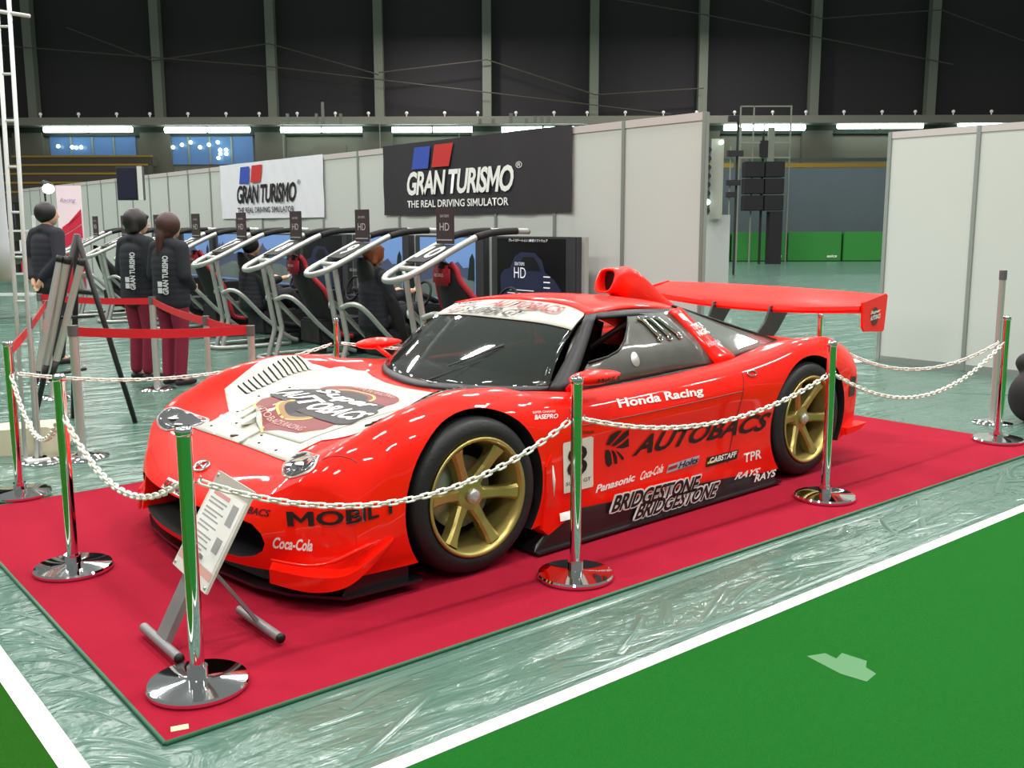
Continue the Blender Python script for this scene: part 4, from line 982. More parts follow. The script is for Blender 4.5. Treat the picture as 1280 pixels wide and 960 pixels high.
text_flat(e, '\u30d7\u30ec\u30a4\u30b9\u30c6\u30fc\u30b7\u30e7\u30f3 3\u5c02\u7528\u30bd\u30d5\u30c8\u30a6\u30a7\u30a2', EW, PM(-.36,1.355)+Vector((-.002,0,0)), Vector((0,-.62,0)), Vector((0,0,.03)), .01)
text_flat(e, 'HD', EW, PM(-.27,.98)+Vector((-.003,0,0)), Vector((0,-.19,0)), Vector((0,0,.11)), -.005)
text_flat(e, 'GRAN TURISMO', EW, PM(-.26,1.11)+Vector((-.003,0,0)), Vector((0,-.16,0)), Vector((0,0,.035)), .0)
for k in range(3):
    obj('screen_text_line', mapped(poly_bm([(-.38,.85-.035*k),(.05-.08*k,.85-.035*k),(.05-.08*k,.858-.035*k),(-.38,.858-.035*k)]), lambda a, b: PM(a, b)+Vector((-.003,0,0))), EW, e)
    obj('screen_text_line', mapped(poly_bm([(.20,1.0-.055*k),(.30,1.0-.055*k),(.30,1.012-.055*k),(.20,1.012-.055*k)]), lambda a, b: PM(a, b)+Vector((-.003,0,0))), EW, e)
# ======================= PEOPLE =======================
SKIN = mat('skin', (205, 160, 130), .55); HAIRB = mat('dark_hair', (28, 20, 20), .5); HAIRR = mat('brown_hair', (62, 34, 26), .5); HAIRO = mat('light_brown_hair', (130, 72, 36), .5)
JKT = mat('black_jacket', (22, 24, 32), .8, bump=.3, bscale=25); WINE = mat('wine_trousers', (122, 20, 48), .8, bump=.3, bscale=20); DKT = mat('dark_trousers', (36, 34, 38), .8)
NAVY = mat('dark_sweater', (34, 32, 42), .85); SHOE = mat('dark_shoes', (28, 20, 22), .6)
def capsule(bm, pts, rads, n=12):
    pts = [Vector(p) for p in pts]
    for i, (p, r) in enumerate(zip(pts, rads)):
        g = bmesh.ops.create_icosphere(bm, subdivisions=2, radius=r)['verts']
        for v in g: v.co += p
    for i in range(len(pts)-1):
        if (pts[i+1]-pts[i]).length > 1e-4: cyl(bm, pts[i], pts[i+1], rads[i], rads[i+1], n)
def blob(bm, c, r, sc=(1,1,1), rot=None):
    g = bmesh.ops.create_icosphere(bm, subdivisions=3, radius=r)['verts']
    for v in g:
        q = Vector((v.co.x*sc[0], v.co.y*sc[1], v.co.z*sc[2]))
        if rot is not None: q = rot @ q
        v.co = q+Vector(c)
def fuse(name, bm, m, parent, vox=.012, sm=6):
    o = obj(name, bm, m, parent, True)
    md = o.modifiers.new('fuse', 'REMESH'); md.mode = 'VOXEL'; md.voxel_size = vox; md.use_smooth_shade = True
    ms = o.modifiers.new('smooth', 'SMOOTH'); ms.factor = .5; ms.iterations = sm
    return o
def hand(bm, wrist, d, side, palm=(0,0,-1)):
    """palm plus five separate curled fingers; d = pointing direction, side = thumb side"""
    d = Vector(d).normalized(); s = Vector(side).normalized(); s = (s-d*s.dot(d)).normalized(); n = d.cross(s)
    w = Vector(wrist); capsule(bm, [w, w+d*.03, w+d*.075], [.022,.028,.03])
    for k, (L, off) in enumerate(((.062,.026),(.072,.009),(.066,-.009),(.052,-.026))):
        b = w+d*.085+s*off; capsule(bm, [b, b+d*L*.5+n*.006, b+d*L*.85+n*.024], [.009,.0085,.007], 8)
    b = w+d*.03+s*.026; capsule(bm, [b, b+s*.022+d*.022, b+s*.028+d*.052], [.011,.0095,.008], 8)
def person(loc, rz, h, label, hair, top, pants, pose, head_turn=0.0):
    """faces +X locally"""
    k = h/1.70; e = empty('person', loc, rz); tag(e, label, 'person')
    S = lambda *p: Vector(p)*k
    sit = pose == 'sit'
    bb = bmesh.new()
    hipz = .92 if not sit else .50
    sh = hipz+.50; neck = sh+.05; hz = sh+.195; hx = .035
    # head, neck, torso core
    R = Matrix.Rotation(head_turn, 3, 'Z'); hc = S(hx, 0, hz)
    blob(bb, hc, .104*k, (1.0,.80,1.12), R); blob(bb, hc+R @ S(.035,0,-.05), .065*k, (.9,.85,1.0))
    capsule(bb, [hc+R @ S(.092,0,.005), hc+R @ S(.108,0,-.018)], [.011*k,.014*k], 8)          # nose
    for s in (-1, 1):
        blob(bb, hc+R @ S(-.002, s*.080, -.005), .024*k, (.7,.35,1.2), R)                    # ears
        blob(bb, hc+R @ S(.082, s*.033, .012), .012*k)                                         # eyes
    blob(bb, hc+R @ S(.092,0,-.052), .016*k, (.5,1.3,.45), R)                                   # mouth
    capsule(bb, [S(0,0,neck-.03), S(.015,0,hz-.07)], [.055*k,.05*k]); capsule(bb, [S(0,0,hipz), S(0,0,sh-.08)], [.085*k,.085*k])
    jj = bmesh.new(); pp = bmesh.new(); ss = bmesh.new()
    jr = 1.12
    for (z, w, d) in ((hipz-.06,.178,.135),(hipz-.01,.178,.135),(hipz+.05,.176,.133),(hipz+.11,.174,.130),(hipz+.17,.172,.128),(hipz+.23,.172,.128),(hipz+.29,.174,.126),(hipz+.35,.176,.12),(hipz+.41,.17,.11)):
        blob(jj, S(0,0,z), .1*k, (d*11.6, w*12.3, 1.15))
    blob(jj, S(-.02,0,neck-.01), .075*k, (1.05,1.25,.75)); capsule(jj, [S(-.01,-.16,sh-.005), S(-.01,0,sh+.03), S(-.01,.16,sh-.005)], [.07*k,.08*k,.07*k])
    if pose == 'behind':      # hands clasped behind the back
        AR = lambda s: [S(0,s*.185,sh-.01), S(-.06,s*.27,sh-.28), S(-.15,s*.07,sh-.48)]; HD = lambda s: (S(-.02,-s*.04,-.08), S(0,0,-1))
    elif pose == 'sit':
        AR = lambda s: [S(0,s*.185,sh-.02), S(.10,s*.23,sh-.26), S(.34,s*.14,sh-.22)]; HD = lambda s: (S(1,0,.2), S(0,-s,.2))
    else:
        AR = lambda s: [S(0,s*.18,sh-.01), S(-.02,s*.235,sh-.29), S(.17,s*.13,sh-.42)]; HD = lambda s: (S(.8,-s*.7,0), S(0,0,1))
    for s in (-1, 1):
        P = AR(s); capsule(bb, P, [.045*k,.038*k,.026*k]); capsule(jj, [P[0]+S(0,-s*.03,0), P[0], P[1], P[1].lerp(P[2], .9)], [.075*k,.078*k,.066*k,.05*k])
        d, sd = HD(s); hand(bb, P[2], d, sd)
        if sit: L = [S(0,s*.09,hipz-.02), S(.46,s*.14,hipz+.10), S(.80,s*.12,.18)]; ft = S(.90,s*.12,.22)
        else: L = [S(0,s*.095,hipz), S(.02,s*.10,.50), S(-.02,s*.09,.09)]; ft = S(.10,s*.11,.035)
        capsule(bb, L, [.085*k,.055*k,.035*k]); capsule(pp, [L[0], L[0].lerp(L[1], .5), L[1], L[1].lerp(L[2], .55), L[1].lerp(L[2], .93)], [.107*k,.092*k,.070*k,.066*k,.062*k])
        capsule(bb, [L[2], ft], [.035*k,.03*k]); capsule(ss, [L[2]+S(-.035,0,-.048 if not sit else -.03), ft+S(-.02,0,.006), ft+S(.04,0,.002)], [.038*k,.040*k,.032*k], 10)
    blob(pp, S(0,0,hipz-.01), .1*k, (1.2,1.62,1.15))
    body_ = fuse('body', bb, SKIN, e, .008, 2)
    fuse('jacket', jj, top, e); fuse('trousers', pp, pants, e); fuse('shoes', ss, SHOE, e)
    hh = bmesh.new(); hl = hair
    blob(hh, hc+R @ S(-.026,0,.024), (.124 if hair[1] != 'short' else .114)*k, (1.0,.92,1.05), R)
    if hl[1] == 'bob':
        for a in range(-4, 5): capsule(hh, [hc+R @ S(-.05-.03*math.cos(a*.4), .07*math.sin(a*.4), .03), hc+R @ S(-.06-.035*math.cos(a*.4), .088*math.sin(a*.4), -.07)], [.045*k,.03*k], 8)
        blob(hh, hc+R @ S(.05,0,.065), .06*k, (1,1.2,.6))
    if hl[1] == 'tail':
        capsule(hh, [hc+R @ S(-.08,0,.0), hc+R @ S(-.12,0,-.10), hc+R @ S(-.13,.01,-.24), hc+R @ S(-.14,.02,-.36)], [.06*k,.05*k,.042*k,.015*k])
    if hl[1] != 'short': blob(hh, hc+R @ S(-.048,0,-.045), .088*k, (.85,.95,1.15), R)
    hb = fuse('hair', hh, hl[0], e, .01, 3)
    # keep the face clear of hair: cut the front of the cap
    return e
def back_print(e, k, hipz=.92):
    m = mat('jacket_print', (200, 205, 205), .6)
    def B(a, b): return Vector((-.168, -a, hipz*k+b))
    for (a0, a1, b0, b1) in ((.02,.075,.10,.15),(.02,.075,.04,.09)):
        bm = bmesh.new(); box(bm, B((a0+a1)/2, (b0+b1)/2), (.006, a1-a0, b1-b0)); obj('jacket_emblem', bm, m, e)
    t = text_bm('GRAN TURISMO', .03); mapped(t, lambda x, y: Vector((-.170+.015*x*x, -(.085+.08*(1-y)), hipz*k+.03+.36*x))); obj('jacket_lettering', t, m, e)
person((2.07, 8.93, 0), .35, 1.74, 'man in a dark sweater with hands clasped behind his back', (HAIRB, 'short'), NAVY, DKT, 'behind', -.25)
pA = person((2.44, 7.17, 0), .35, 1.64, 'short haired woman in black jacket and wine trousers seen from behind', (HAIRB, 'bob'), JKT, WINE, 'front', -.35); back_print(pA, .965)
pB = person((2.55, 6.60, 0), .35, 1.60, 'woman with a long ponytail in black jacket and wine trousers', (HAIRR, 'tail'), JKT, WINE, 'front', -.1); back_print(pB, .94)
person((4.52, Y0+DY-.02, .08), 0, 1.62, 'seated player with light brown hair in simulator 9', (HAIRO, 'bob'), JKT, DKT, 'sit', 0)
person((4.52, Y0+3*DY, .08), 0, 1.68, 'seated player with black hair in simulator 7', (HAIRB, 'short'), JKT, DKT, 'sit', 0)
# ======================= BELT POSTS, EASEL, FLAG =======================
def belt_post(x, y, h, label, r=.03, base=.17):
    e = empty('belt_post', (x, y, 0)); tag(e, label, 'barrier post')
    bm = bmesh.new(); lathe(bm, [(0,0),(base,0),(base,.012),(.05,.03),(0,.03)], 32); obj('base', bm, CHROME, e, True)
    bm = bmesh.new(); lathe(bm, [(0,.02),(r,.02),(r,h-.07),(0,h-.07)], 16); autosmooth(obj('pole', bm, STEEL, e, True))
    bm = bmesh.new(); lathe(bm, [(0,h-.07),(r*1.15,h-.07),(r*1.15,h),(0,h)], 16); autosmooth(obj('belt_head', bm, mat('grey_head', (90,90,90), .5), e, True))
    return (x, y, h)
BELT = mat('red_belt', (205, 22, 34), .6)
b1 = belt_post(.93, 4.03, .89, 'chrome belt post at the left, nearest end of the long red belt')
b2 = belt_post(2.31, 6.45, .88, 'belt post between the two women in wine trousers')
b3 = belt_post(1.91, 4.22, .88, 'belt post right of the ponytailed woman, in line with the car fender', r=.022)
b4 = belt_post(1.90, 3.44, .87, 'belt post at the tip where two red belts meet', r=.024)
b5 = belt_post(1.62, 7.6, .88, 'belt post behind the easel at the left', r=.024)
belt_post(.69, 4.11, .95, 'thin chrome post with round base beside the beige block', r=.014)
belt_post(6.72, .66, 1.18, 'tall chrome belt post at the far right frame edge', r=.024, base=.15)
def belt(a, b, za, zb, label, sag=.02):
    bm = bmesh.new(); A = Vector((a[0], a[1], za)); B = Vector((b[0], b[1], zb)); n = 12; R_ = []
    for i in range(n+1):
        c = A.lerp(B, i/n)+Vector((0,0,-4*sag*(i/n)*(1-i/n))); R_.append([bm.verts.new(c+Vector((0,0,.03))), bm.verts.new(c-Vector((0,0,.03)))])
    for i in range(n): bm.faces.new((R_[i][0], R_[i+1][0], R_[i+1][1], R_[i][1]))
    o = obj('barrier_belt', bm, BELT); thick(o, .003); tag(o, label, 'barrier belt')
belt(b1, b4, .85, .84, 'long red barrier belt running in front of the two women')
belt(b5, b2, .85, .84, 'red barrier belt from the left easel to the post between the women')
belt(b2, b3, .84, .84, 'short red barrier belt crossing the ponytailed woman')
belt(b3, b4, .84, .845, 'short red barrier belt ending at the tip where two belts meet')
b6 = belt_post(1.43, 6.63, .88, 'belt post just behind the silver tubes of the easel', r=.022)
belt((.40,3.32), b6, .845, .85, 'red barrier belt running away from the far left chain stanchion')
# easel with silver tubes
e = empty('easel', (1.25, 5.1, 0)); tag(e, 'black folding easel holding silver tubes at the left', 'easel')
EB = mat('easel_black', (30,28,30), .5)
ap = Vector((.0,-.18,1.47))
for (x, y) in ((-.32,.20),(.04,.42),(.36,-.10)):
    bm = bmesh.new(); cyl(bm, ap, (x, y, .0), .022, .02, n=8); obj('leg', bm, EB, e, True)
bm = bmesh.new(); cyl(bm, (.0,-.1,1.05), (.14,-.08,1.03), .02, n=8); cyl(bm, (-.12,.0,.85), (.14,.0,.85), .012, n=8); cyl(bm, (-.2,.05,.42), (.1,.2,.42), .014, n=8); obj('cross_bar', bm, EB, e, True)
for (a, b) in (((1.13,4.97,1.27),(.93,5.01,.48)), ((1.17,4.94,1.26),(1.01,5.08,.51)), ((1.25,4.88,1.25),(1.07,5.03,.54))):
    o_ = Vector((1.25,5.1,0)); a_, b_ = Vector(a)-o_, Vector(b)-o_; dd = (b_-a_).normalized()
    bm = bmesh.new(); cyl(bm, a_, b_, .026, n=14); autosmooth(obj('silver_tube', bm, STEEL, e, True))
    bm = bmesh.new(); cyl(bm, b_, b_+dd*.16, .024, .018, n=10); cyl(bm, a_, a_-dd*.05, .03, n=10); obj('tube_end', bm, EB, e, True)
bm = bmesh.new(); prism(bm, [(0,0),(.62,.0),(.66,.05),(.64,.15),(.55,.19),(.06,.17),(-.02,.10)], lambda a, b: Vector((a, 0, b)), lambda a, b: Vector((a, .28, b)))
o = obj('foam_block', bm, mat('beige_block', (206,198,170), .8), None, False, (.30, 4.55, .0), (0,0,-.5)); tag(o, 'beige foam block on the floor below the easel', 'block')
# white truss mast and hanging flag
FH = Vector((0.635, 0.7725, 0)); RH = Vector((0.7725, -0.635, 0)); CO = Vector((-0.933, -2.776, 0))
def F(lat, dep, z=0.0): return CO+FH*dep+RH*lat+Vector((0,0,z))
e = empty('flag_mast', F(-3.12,6.3)); tag(e, 'white lattice mast with crossbar at the left frame edge', 'mast')
WM = mat('white_tube', (205,208,205), .4)
for dl, r_ in ((.0,.013), (-.075,.013)):
    bm = bmesh.new(); cyl(bm, RH*dl, RH*(dl+.06)+Vector((0,0,2.9)), r_, n=10); obj('mast_tube', bm, WM, e, True)
for k in range(9):
    bm = bmesh.new(); z = .5+.28*k; cyl(bm, RH*(-.075+.02*z)+Vector((0,0,z)), RH*(.02*z)+Vector((0,0,z)), .008, n=8); obj('rung', bm, WM, e, True)
bm = bmesh.new(); cyl(bm, RH*(-.15)+Vector((0,0,2.85)), RH*(.18)+Vector((0,0,2.80)), .012, n=8); obj('crossbar', bm, WM, e, True)
bm = bmesh.new(); box(bm, (0, 0, .015), (.14, .14, .03)); obj('mast_base', bm, WM, e)
bm = bmesh.new(); n = 14; Gd = []
for j in range(9):
    Gd.append([bm.verts.new((-.77*.055*i*1.0, .63*.055*i+.012*math.sin(i*1.1+j*.3), 1.29+.17*j)) for i in range(n)])
for j in range(8):
    for i in range(n-1): bm.faces.new((Gd[j][i], Gd[j][i+1], Gd[j+1][i+1], Gd[j+1][i]))
o = obj('hanging_flag', bm, mat('white_flag', (222,224,232), .8), None, True, (.17, 2.15, 0)); tag(o, 'plain white flag hanging at the upper left frame edge', 'flag'); thick(o, .003)
# bag at right edge
bm = bmesh.new(); blob(bm, (0,0,.2), .2, (.8,.9,1.05)); blob(bm, (.05,.05,.45), .12, (.8,1,.8)); o = fuse('bag', bm, SEATB, None, .02); o.location = (6.98,.48,0); tag(o, 'black bag standing at the right frame edge', 'bag')
# ======================= FAR LEFT BOOTH ITEMS =======================
FH = Vector((0.635, 0.7725, 0)); RH = Vector((0.7725, -0.635, 0)); CO = Vector((-0.933, -2.776, 0))
def F(lat, dep, z=0.0): return CO+FH*dep+RH*lat+Vector((0,0,z))
FR = math.atan2(RH.y, RH.x)
def fbox(name, lat0, lat1, z0, z1, dep, t, m, parent=None, bev=0):
    bm = bmesh.new(); box(bm, (0,0,0), (lat1-lat0, t, z1-z0), bev=bev)
    c = F((lat0+lat1)/2, dep, (z0+z1)/2)
    if parent is not None: c = c-parent.location; 
    return obj(name, bm, m, parent, False, c, (0,0,FR))
e = empty('pull_up_banner', F(-7.95,18,0)); tag(e, 'white and red pull-up banner behind the man', 'banner')
fbox('banner_cloth', -8.17,-7.73,.3,2.24,18,.03,mat('pinkish_white', (236,214,220),.6),e)
e2 = empty('hanging_television', F(-6.0,16,2.2)); tag(e2, 'dark television hanging in front of the left partition wall', 'television')
fbox('case', -6.27,-5.86,1.93,2.46,16,.10,mat('grey_monitor'),e2); fbox('screen', -6.25,-5.96,1.96,2.43,15.94,.02,SCRD,e2); fbox('side_strip', -5.93,-5.86,1.93,2.46,15.94,.03,PANEL,e2)
pr = mat('banner_red_stripe', (200, 30, 60), .6)
for (z0, z1, l0) in ((1.10,1.30,-8.15),(1.35,1.5,-8.1),(1.52,1.58,-7.98)):
    bm = bmesh.new(); A = [F(l0,17.97,z0), F(-7.74,17.97,z0+.22), F(-7.74,17.97,z1+.25), F(l0,17.97,z1)]
    vs = [bm.verts.new(p-e.location) for p in A]; bm.faces.new(vs); obj('stripe', bm, pr, e)
bm = bmesh.new(); vs = [bm.verts.new(F(a,17.96,z)-e.location) for a, z in ((-8.16,.32),(-7.74,.32),(-7.74,1.25),(-8.16,1.0))]; bm.faces.new(vs); obj('stripe', bm, mat('banner_red_solid', (205,30,50), .6), e)
bm = text_bm('Racing', .0, .3); mapped(bm, lambda x, y: F(-8.1+.28*x, 17.96, 1.93+.09*y)-e.location); obj('lettering', bm, mat('lilac_print', (150,120,170), .6), e)
e = empty('clamp_lamp', F(-7.36,16,2.13)); tag(e, 'lit clamp spotlight above the man at the upper left', 'lamp')
bm = bmesh.new(); cyl(bm, F(-7.5,16.1,2.22)-e.location, F(-7.33,15.9,2.12)-e.location, .04, .09, n=14, cap=False); obj('shade', bm, SEATB, e, True)
bm = bmesh.new(); blob(bm, F(-7.34,15.9,2.11)-e.location, .075, (1.2,1,1)); obj('bulb', bm, mat('lamp_bulb', (255,240,215), .3, emit=14), e, True)
bm = bmesh.new(); cyl(bm, F(-7.5,16.1,2.22)-e.location, F(-7.52,16.3,0)-e.location, .015, n=8); obj('lamp_pole', bm, SEATB, e)
# rack of goods beside the man
e = empty('goods_rack', F(-8.4,16.5,0)); tag(e, 'white display rack with dark packages left of the man', 'rack')
for z in (.4,.75,1.1,1.45): fbox('shelf', -9.2,-7.9,z-.015,z+.015,16.5,.35,WM,e)
for l in (-9.2,-7.9): fbox('rack_post', l-.02,l+.02,0,1.7,16.5,.05,WM,e)
random.seed(11)
for i in range(14):
    l = -9.05+.16*(i % 7)+.03; z = (.77,1.12)[i//7] if True else 0; hh_ = random.uniform(.12,.24)
    o = fbox('package', l-.05, l+.06, z, z+hh_, 16.45, .12, [SEATB, mat('white_pack', (220,220,220), .5), mat('red_pack', (190,40,50), .5)][random.choice((0,0,1,2))])
    tag(o, 'small boxed package on the white display rack at far left', 'package', 'packages on the far left rack')
tag(fbox('poster', -9.0,-8.55,1.5,1.9,17.2,.02,SCRD), 'small dark poster on the wall left of the man', 'poster')
e = empty('toy_motorcycle_display', F(-8.25,15.2,0)) if False else None
# ======================= STADIUM BACKGROUND =======================
CONC = mat('grey_concrete', (104, 100, 90), .85, var=.12, vscale=.6); DARKW = mat('dark_roof_membrane', (52, 49, 51), .9); COLM = mat('grey_green_column', (120, 124, 112), .7)
far = tag(fbox('wall_far', -45, 45, 0, 6.05, 51.2, .6, CONC), kind='structure')
tag(fbox('wall_upper', -45, 45, 6.67, 18, 52.5, .6, DARKW), kind='structure')
tag(fbox('trim_1', -45, 45, 6.36, 6.72, 50.2, 1.6, mat('beam_concrete', (122,120,110), .8)), kind='structure')
tag(fbox('trim_2', -45, 45, 5.95, 6.38, 50.9, .5, mat('dark_green_beam', (40,46,38), .8)), kind='structure')
COLS = [-30.2,-24.2,-17.82,-12.07,-6.67,-1.23,4.17,9.65,15.29,21.2,27.3]
colw = tag(empty('trim_3', F(0,51,6.7)), kind='structure')
for l in COLS:
    o = fbox('roof_column', l-.22, l+.22, 6.7, 17.5, 51.6, .5, COLM, colw)
    for z in (8.2, 10.3, 12.6): fbox('bracket', l-.26, l+.26, z, z+.14, 51.5, .6, mat('bracket_grey', (70,74,66), .7), o) if False else None
# windows
for i, (a, b, z0, z1) in enumerate(((-23.2,-18.9,4.5,6.05),(-17.3,-13.0,4.55,6.05))):
    e = tag(empty(f'window_{i+1}', F((a+b)/2,50.8,z0)), kind='structure')
    fbox('pane', a, b, z0, z1, 50.85, .05, mat('dusk_pane', (70, 98, 138), .2, emit=.5), e)
    for q in range(1, 4): fbox('mullion', a+(b-a)*q/4-.04, a+(b-a)*q/4+.04, z0, z1, 50.8, .08, COLM, e)
WL = mat('far_floodlight', (225,255,235), .3, emit=5)
for i, (l, z) in enumerate([(-22.7,5.45),(-22.0,5.4),(-21.8,5.38),(-21.55,5.4)]+[(-16.95+.45*k, 5.4+.12*((k*7) % 3)-.02) for k in range(6)]+[(-14.6,5.25),(-14.3,5.25),(-14.6,5.05),(-14.3,5.05),(-14.7,4.85)]):
    bm = bmesh.new(); blob(bm, (0,0,0), .09); tag(obj('floodlight', bm, WL, None, True, F(l,50.6,z)), 'small bright floodlight seen in the stadium windows', 'floodlight', 'floodlights in the stadium windows')
# wall piers and stands
pier = tag(empty('trim_4', F(0,50.7,0)), kind='structure')
for l in COLS: fbox('pier', l-.75, l+.75, 0, 6.1, 50.75, .4, mat('pier_concrete', (94,90,80), .85), pier)
st_ = tag(empty('seating_stand', F(-20.5,48,3.5)), 'tiers of dark spectator seating with yellow edges at upper left', 'stand')
for k in range(5):
    fbox('tier', -24.5, -17.6, 2.6+.45*k, 3.05+.45*k, 47+.7*k, .7, mat('tier_grey', (74,68,58), .85), st_); fbox('tier_edge', -24.5, -17.6, 3.03+.45*k, 3.12+.45*k, 46.64+.7*k, .05, mat('yellow_edge', (150,122,40), .7), st_)
rail_ = tag(empty('stadium_railing', F(13,48,4.3)), 'yellow and green railing band along the far stadium wall', 'railing')
for l0, l1 in ((6.5,10.8),(11.5,21.0)): fbox('yellow_band', l0, l1, 4.22, 4.42, 49.0, .05, mat('yellow_edge'), rail_); fbox('green_band', l0, l1, 4.5, 4.66, 49.0, .05, mat('green_band', (60,80,66), .7), rail_)
fbox('rail_pier', 10.9, 11.1, 3.8, 6.1, 48.9, .2, COLM, rail_); fbox('rail_pier', 12.4, 12.7, 3.8, 6.1, 48.9, .2, COLM, rail_)
tag(fbox('wall_panel_box', -9.9, -8.2, 4.4, 5.4, 50.3, .3, mat('pale_box', (112,108,98), .8)), 'pale grey box panel on the far wall above the white banner', 'panel')
# tube lights
TUBE = mat('fluorescent_tube', (225,255,245), .3, emit=9)
LT = [(-23.06,-18.72,6.2),(-17.1,-12.92,6.17),(-11.38,-7.39,6.16),(-5.89,-1.94,6.15),(-.48,3.6,6.14),(5.16,9.3,6.16),(10.49,14.48,6.2),(16.09,20.28,6.27),(22.05,26.3,6.34)]
ORDN = ['first','second','third','fourth','fifth','sixth','seventh','eighth','ninth']
for i_, (a, b, z) in enumerate(LT):
    e = tag(empty('tube_light', F((a+b)/2,50.0,z)), ORDN[i_]+' fluorescent tube pair from the left under the stadium beam', 'light', 'fluorescent tube lights along the far beam')
    m_ = (a+b)/2
    for q0, q1 in ((a, m_-.05), (m_+.05, b)):
        bm = bmesh.new(); cyl(bm, F(q0,50.0,z)-e.location, F(q1,50.0,z)-e.location, .14, n=10); obj('tube', bm, TUBE, e, True)
    fbox('fitting', a, b, z+.14, z+.22, 50.1, .3, BLACK, e)
# small knobs on the ledge
KN = mat('ledge_lamp', (200,205,195), .4, emit=.3)
for k in range(27):
    l = -23+1.78*k+(k % 3)*.08; bm = bmesh.new(); cyl(bm, (0,0,0), (0,0,.14), .03, n=6); blob(bm, (0,0,.18), .08); tag(obj('ledge_lamp', bm, KN, None, True, F(l,49.6,6.72)), 'tiny round lamp on the stadium ledge', 'lamp', 'tiny lamps along the stadium ledge')
# cables
CB = mat('thin_cable', (82,76,70), .7)
for i, P in enumerate(([(-26,10.4),(-12,9.3),(8,6.95)], [(-22,11.2),(-17.8,9.6),(-12,10.4),(-6.6,8.9)], [(-6.6,9.0),(-1.2,9.6),(4.2,7.9),(9.6,8.2)], [(3,12.8),(9.6,11.7),(22,9.3)], [(9,13.5),(15.3,11.5),(21.2,11.9),(26,10.2)])):
    bm = bmesh.new(); tube(bm, [F(l, 50.9, z) for l, z in P], .03, 5); tag(obj('cable', bm, CB), ['thin stay cable across the dark roof at left','thin zigzag cable on the dark roof at upper left','thin zigzag cable on the dark roof at centre','thin stay cable across the roof at right','thin zigzag cable on the dark roof at upper right'][i], 'cable')
# curtain and green boards
tag(fbox('dark_curtain', 7.0, 22, 1.0, 3.82, 42.2, .1, mat('blue_grey_curtain', (80, 92, 96), .9, var=.1, vscale=1.2)), 'dark blue grey curtain screen behind the speaker stack', 'curtain')
gb = tag(empty('barrier_boards', F(12,40.5,0)), 'row of dark green padded barrier boards across the far floor', 'barrier')
GB = mat('green_board', (44, 128, 50), .8)
edges = [4.4,6.65,8.9,11.18,13.43,15.7,17.95,20.2,22.4]
for a, b in zip(edges[:-1], edges[1:]):
    fbox('board', a+.04, b-.04, 0.02, 1.19, 40.5, .2, GB, gb, .02)
    bm = text_bm('asics', .03, .2); mapped(bm, lambda x, y: F(b-.62+.42*x, 40.38, .16+.11*y)-gb.location); obj('lettering', bm, WTXT, gb)
fbox('board_backing', 4.4, 22.4, 0, 1.1, 40.65, .05, SEATB, gb)
# speaker stack
sp_ = tag(empty('speaker_stack', F(9.5,38,1.3)), 'hanging stack of six black loudspeakers before the grey curtain', 'speaker')
for i in range(2):
    for j in range(3): fbox('speaker', 8.76+.76*i, 9.48+.76*i, 3.25-.62*j, 3.82-.62*j, 38, .6, mat('speaker_black', (18,17,18), .8), sp_, .02)
fbox('amplifier_rack', 9.75, 10.24, 0, 1.98, 38, .5, mat('speaker_black'), sp_); fbox('speaker_pole', 9.45, 9.53, 0, 4.9, 38.1, .08, SEATB, sp_); fbox('top_speaker', 9.36, 9.62, 4.0, 4.6, 38, .3, mat('speaker_black'), sp_)
for z in (3.95, 4.5): fbox('truss_bar', 8.6, 10.5, z, z+.06, 38, .06, COLM, sp_)
for l in (8.6, 9.1, 10.5): fbox('truss_post', l, l+.05, 0, 5.9, 38.2, .05, COLM, sp_)
fbox('truss_bar', 8.6, 10.5, 5.85, 5.9, 38.2, .05, COLM, sp_)
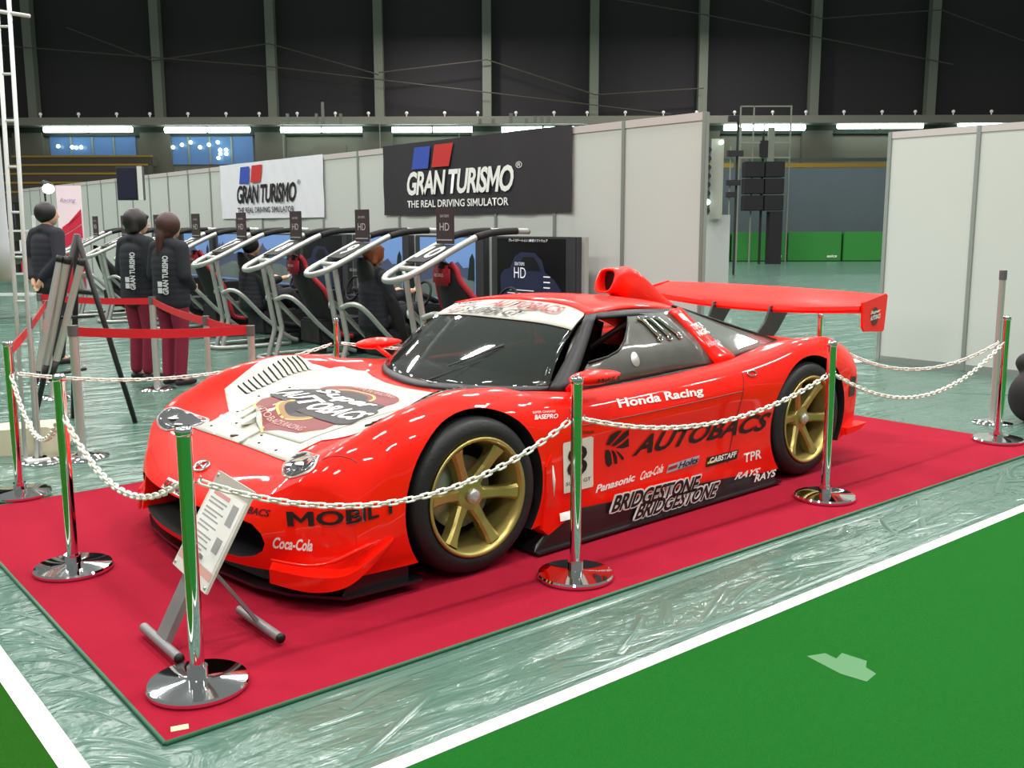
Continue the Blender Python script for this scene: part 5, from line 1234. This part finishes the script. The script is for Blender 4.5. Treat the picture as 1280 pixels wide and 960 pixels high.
# lamp tower
lt = tag(empty('lamp_tower', F(5.0,25,0)), 'pale perforated tower with a column of round lamps by the wall end', 'lamp tower')
fbox('tower_plate', 4.95, 5.25, 1.65, 3.6, 25, .1, mat('perforated_plate', (140,140,130), .6), lt); fbox('tower_skirt', 4.6, 5.5, 0, 1.75, 25.2, .1, mat('pale_cloth', (165,165,162), .8), lt)
for k in range(8):
    bm = bmesh.new(); cyl(bm, F(4.86,24.9,3.32-.21*k)-lt.location, F(4.84,24.75,3.32-.21*k)-lt.location, .07, n=12); autosmooth(obj('tower_lamp', bm, SEATB if k != 6 else WL, lt, True))
bm = bmesh.new(); cyl(bm, F(5.15,24.9,3.50)-lt.location, F(5.15,24.75,3.50)-lt.location, .05, n=14); obj('tower_lamp', bm, WL, lt, True)
ts = tag(empty('light_stand', F(6.6,30,0)), 'black lighting stand with cameras beside the speaker stack', 'stand')
fbox('stand_pole', 6.68, 6.74, 0, 4.6, 30, .06, SEATB, ts); fbox('stand_pole', 6.5, 6.53, 0, 3.8, 30, .05, COLM, ts)
for z, w_ in ((3.5,.45),(2.65,.4),(2.3,.25),(4.5,.3)): fbox('stand_head', 6.4, 6.4+w_, z, z+.16, 29.9, .2, SEATB, ts)
# spotlights on truss above the black banner
tr = tag(empty('lighting_truss', F(.5,46,6)), 'cluster of spotlights on a truss above the black banner', 'lighting truss')
fbox('truss_bar', -2.5, 3.2, 5.95, 6.0, 46, .05, COLM, tr); 
for l in (-1.5,-.9,-.1,.6,1.0,1.3,1.6):
    fbox('spotlight', l, l+.16, 6.05, 6.05+.2+.12*((l*10) % 3), 46, .15, mat('spot_grey', (96,96,88), .6), tr)
for l in (-2.4, 3.1, .2): fbox('truss_post', l, l+.04, 0, 6.0, 46, .04, COLM, tr)
tr = tag(empty('lighting_truss', F(-8.5,46,6)), 'small cluster of spotlights on a truss above the white banner', 'lighting truss')
for l in (-10.2,-8.9,-8.6,-7.8): fbox('spotlight', l, l+.12, 6.05, 6.5 if l != -8.6 else 7.0, 46, .12, mat('spot_grey'), tr)
fbox('truss_bar', -10.4, -6.0, 6.05, 6.1, 46, .05, COLM, tr)
for l in (-10.4, -6.0): fbox('truss_post', l, l+.04, 0, 6.1, 46, .04, COLM, tr)
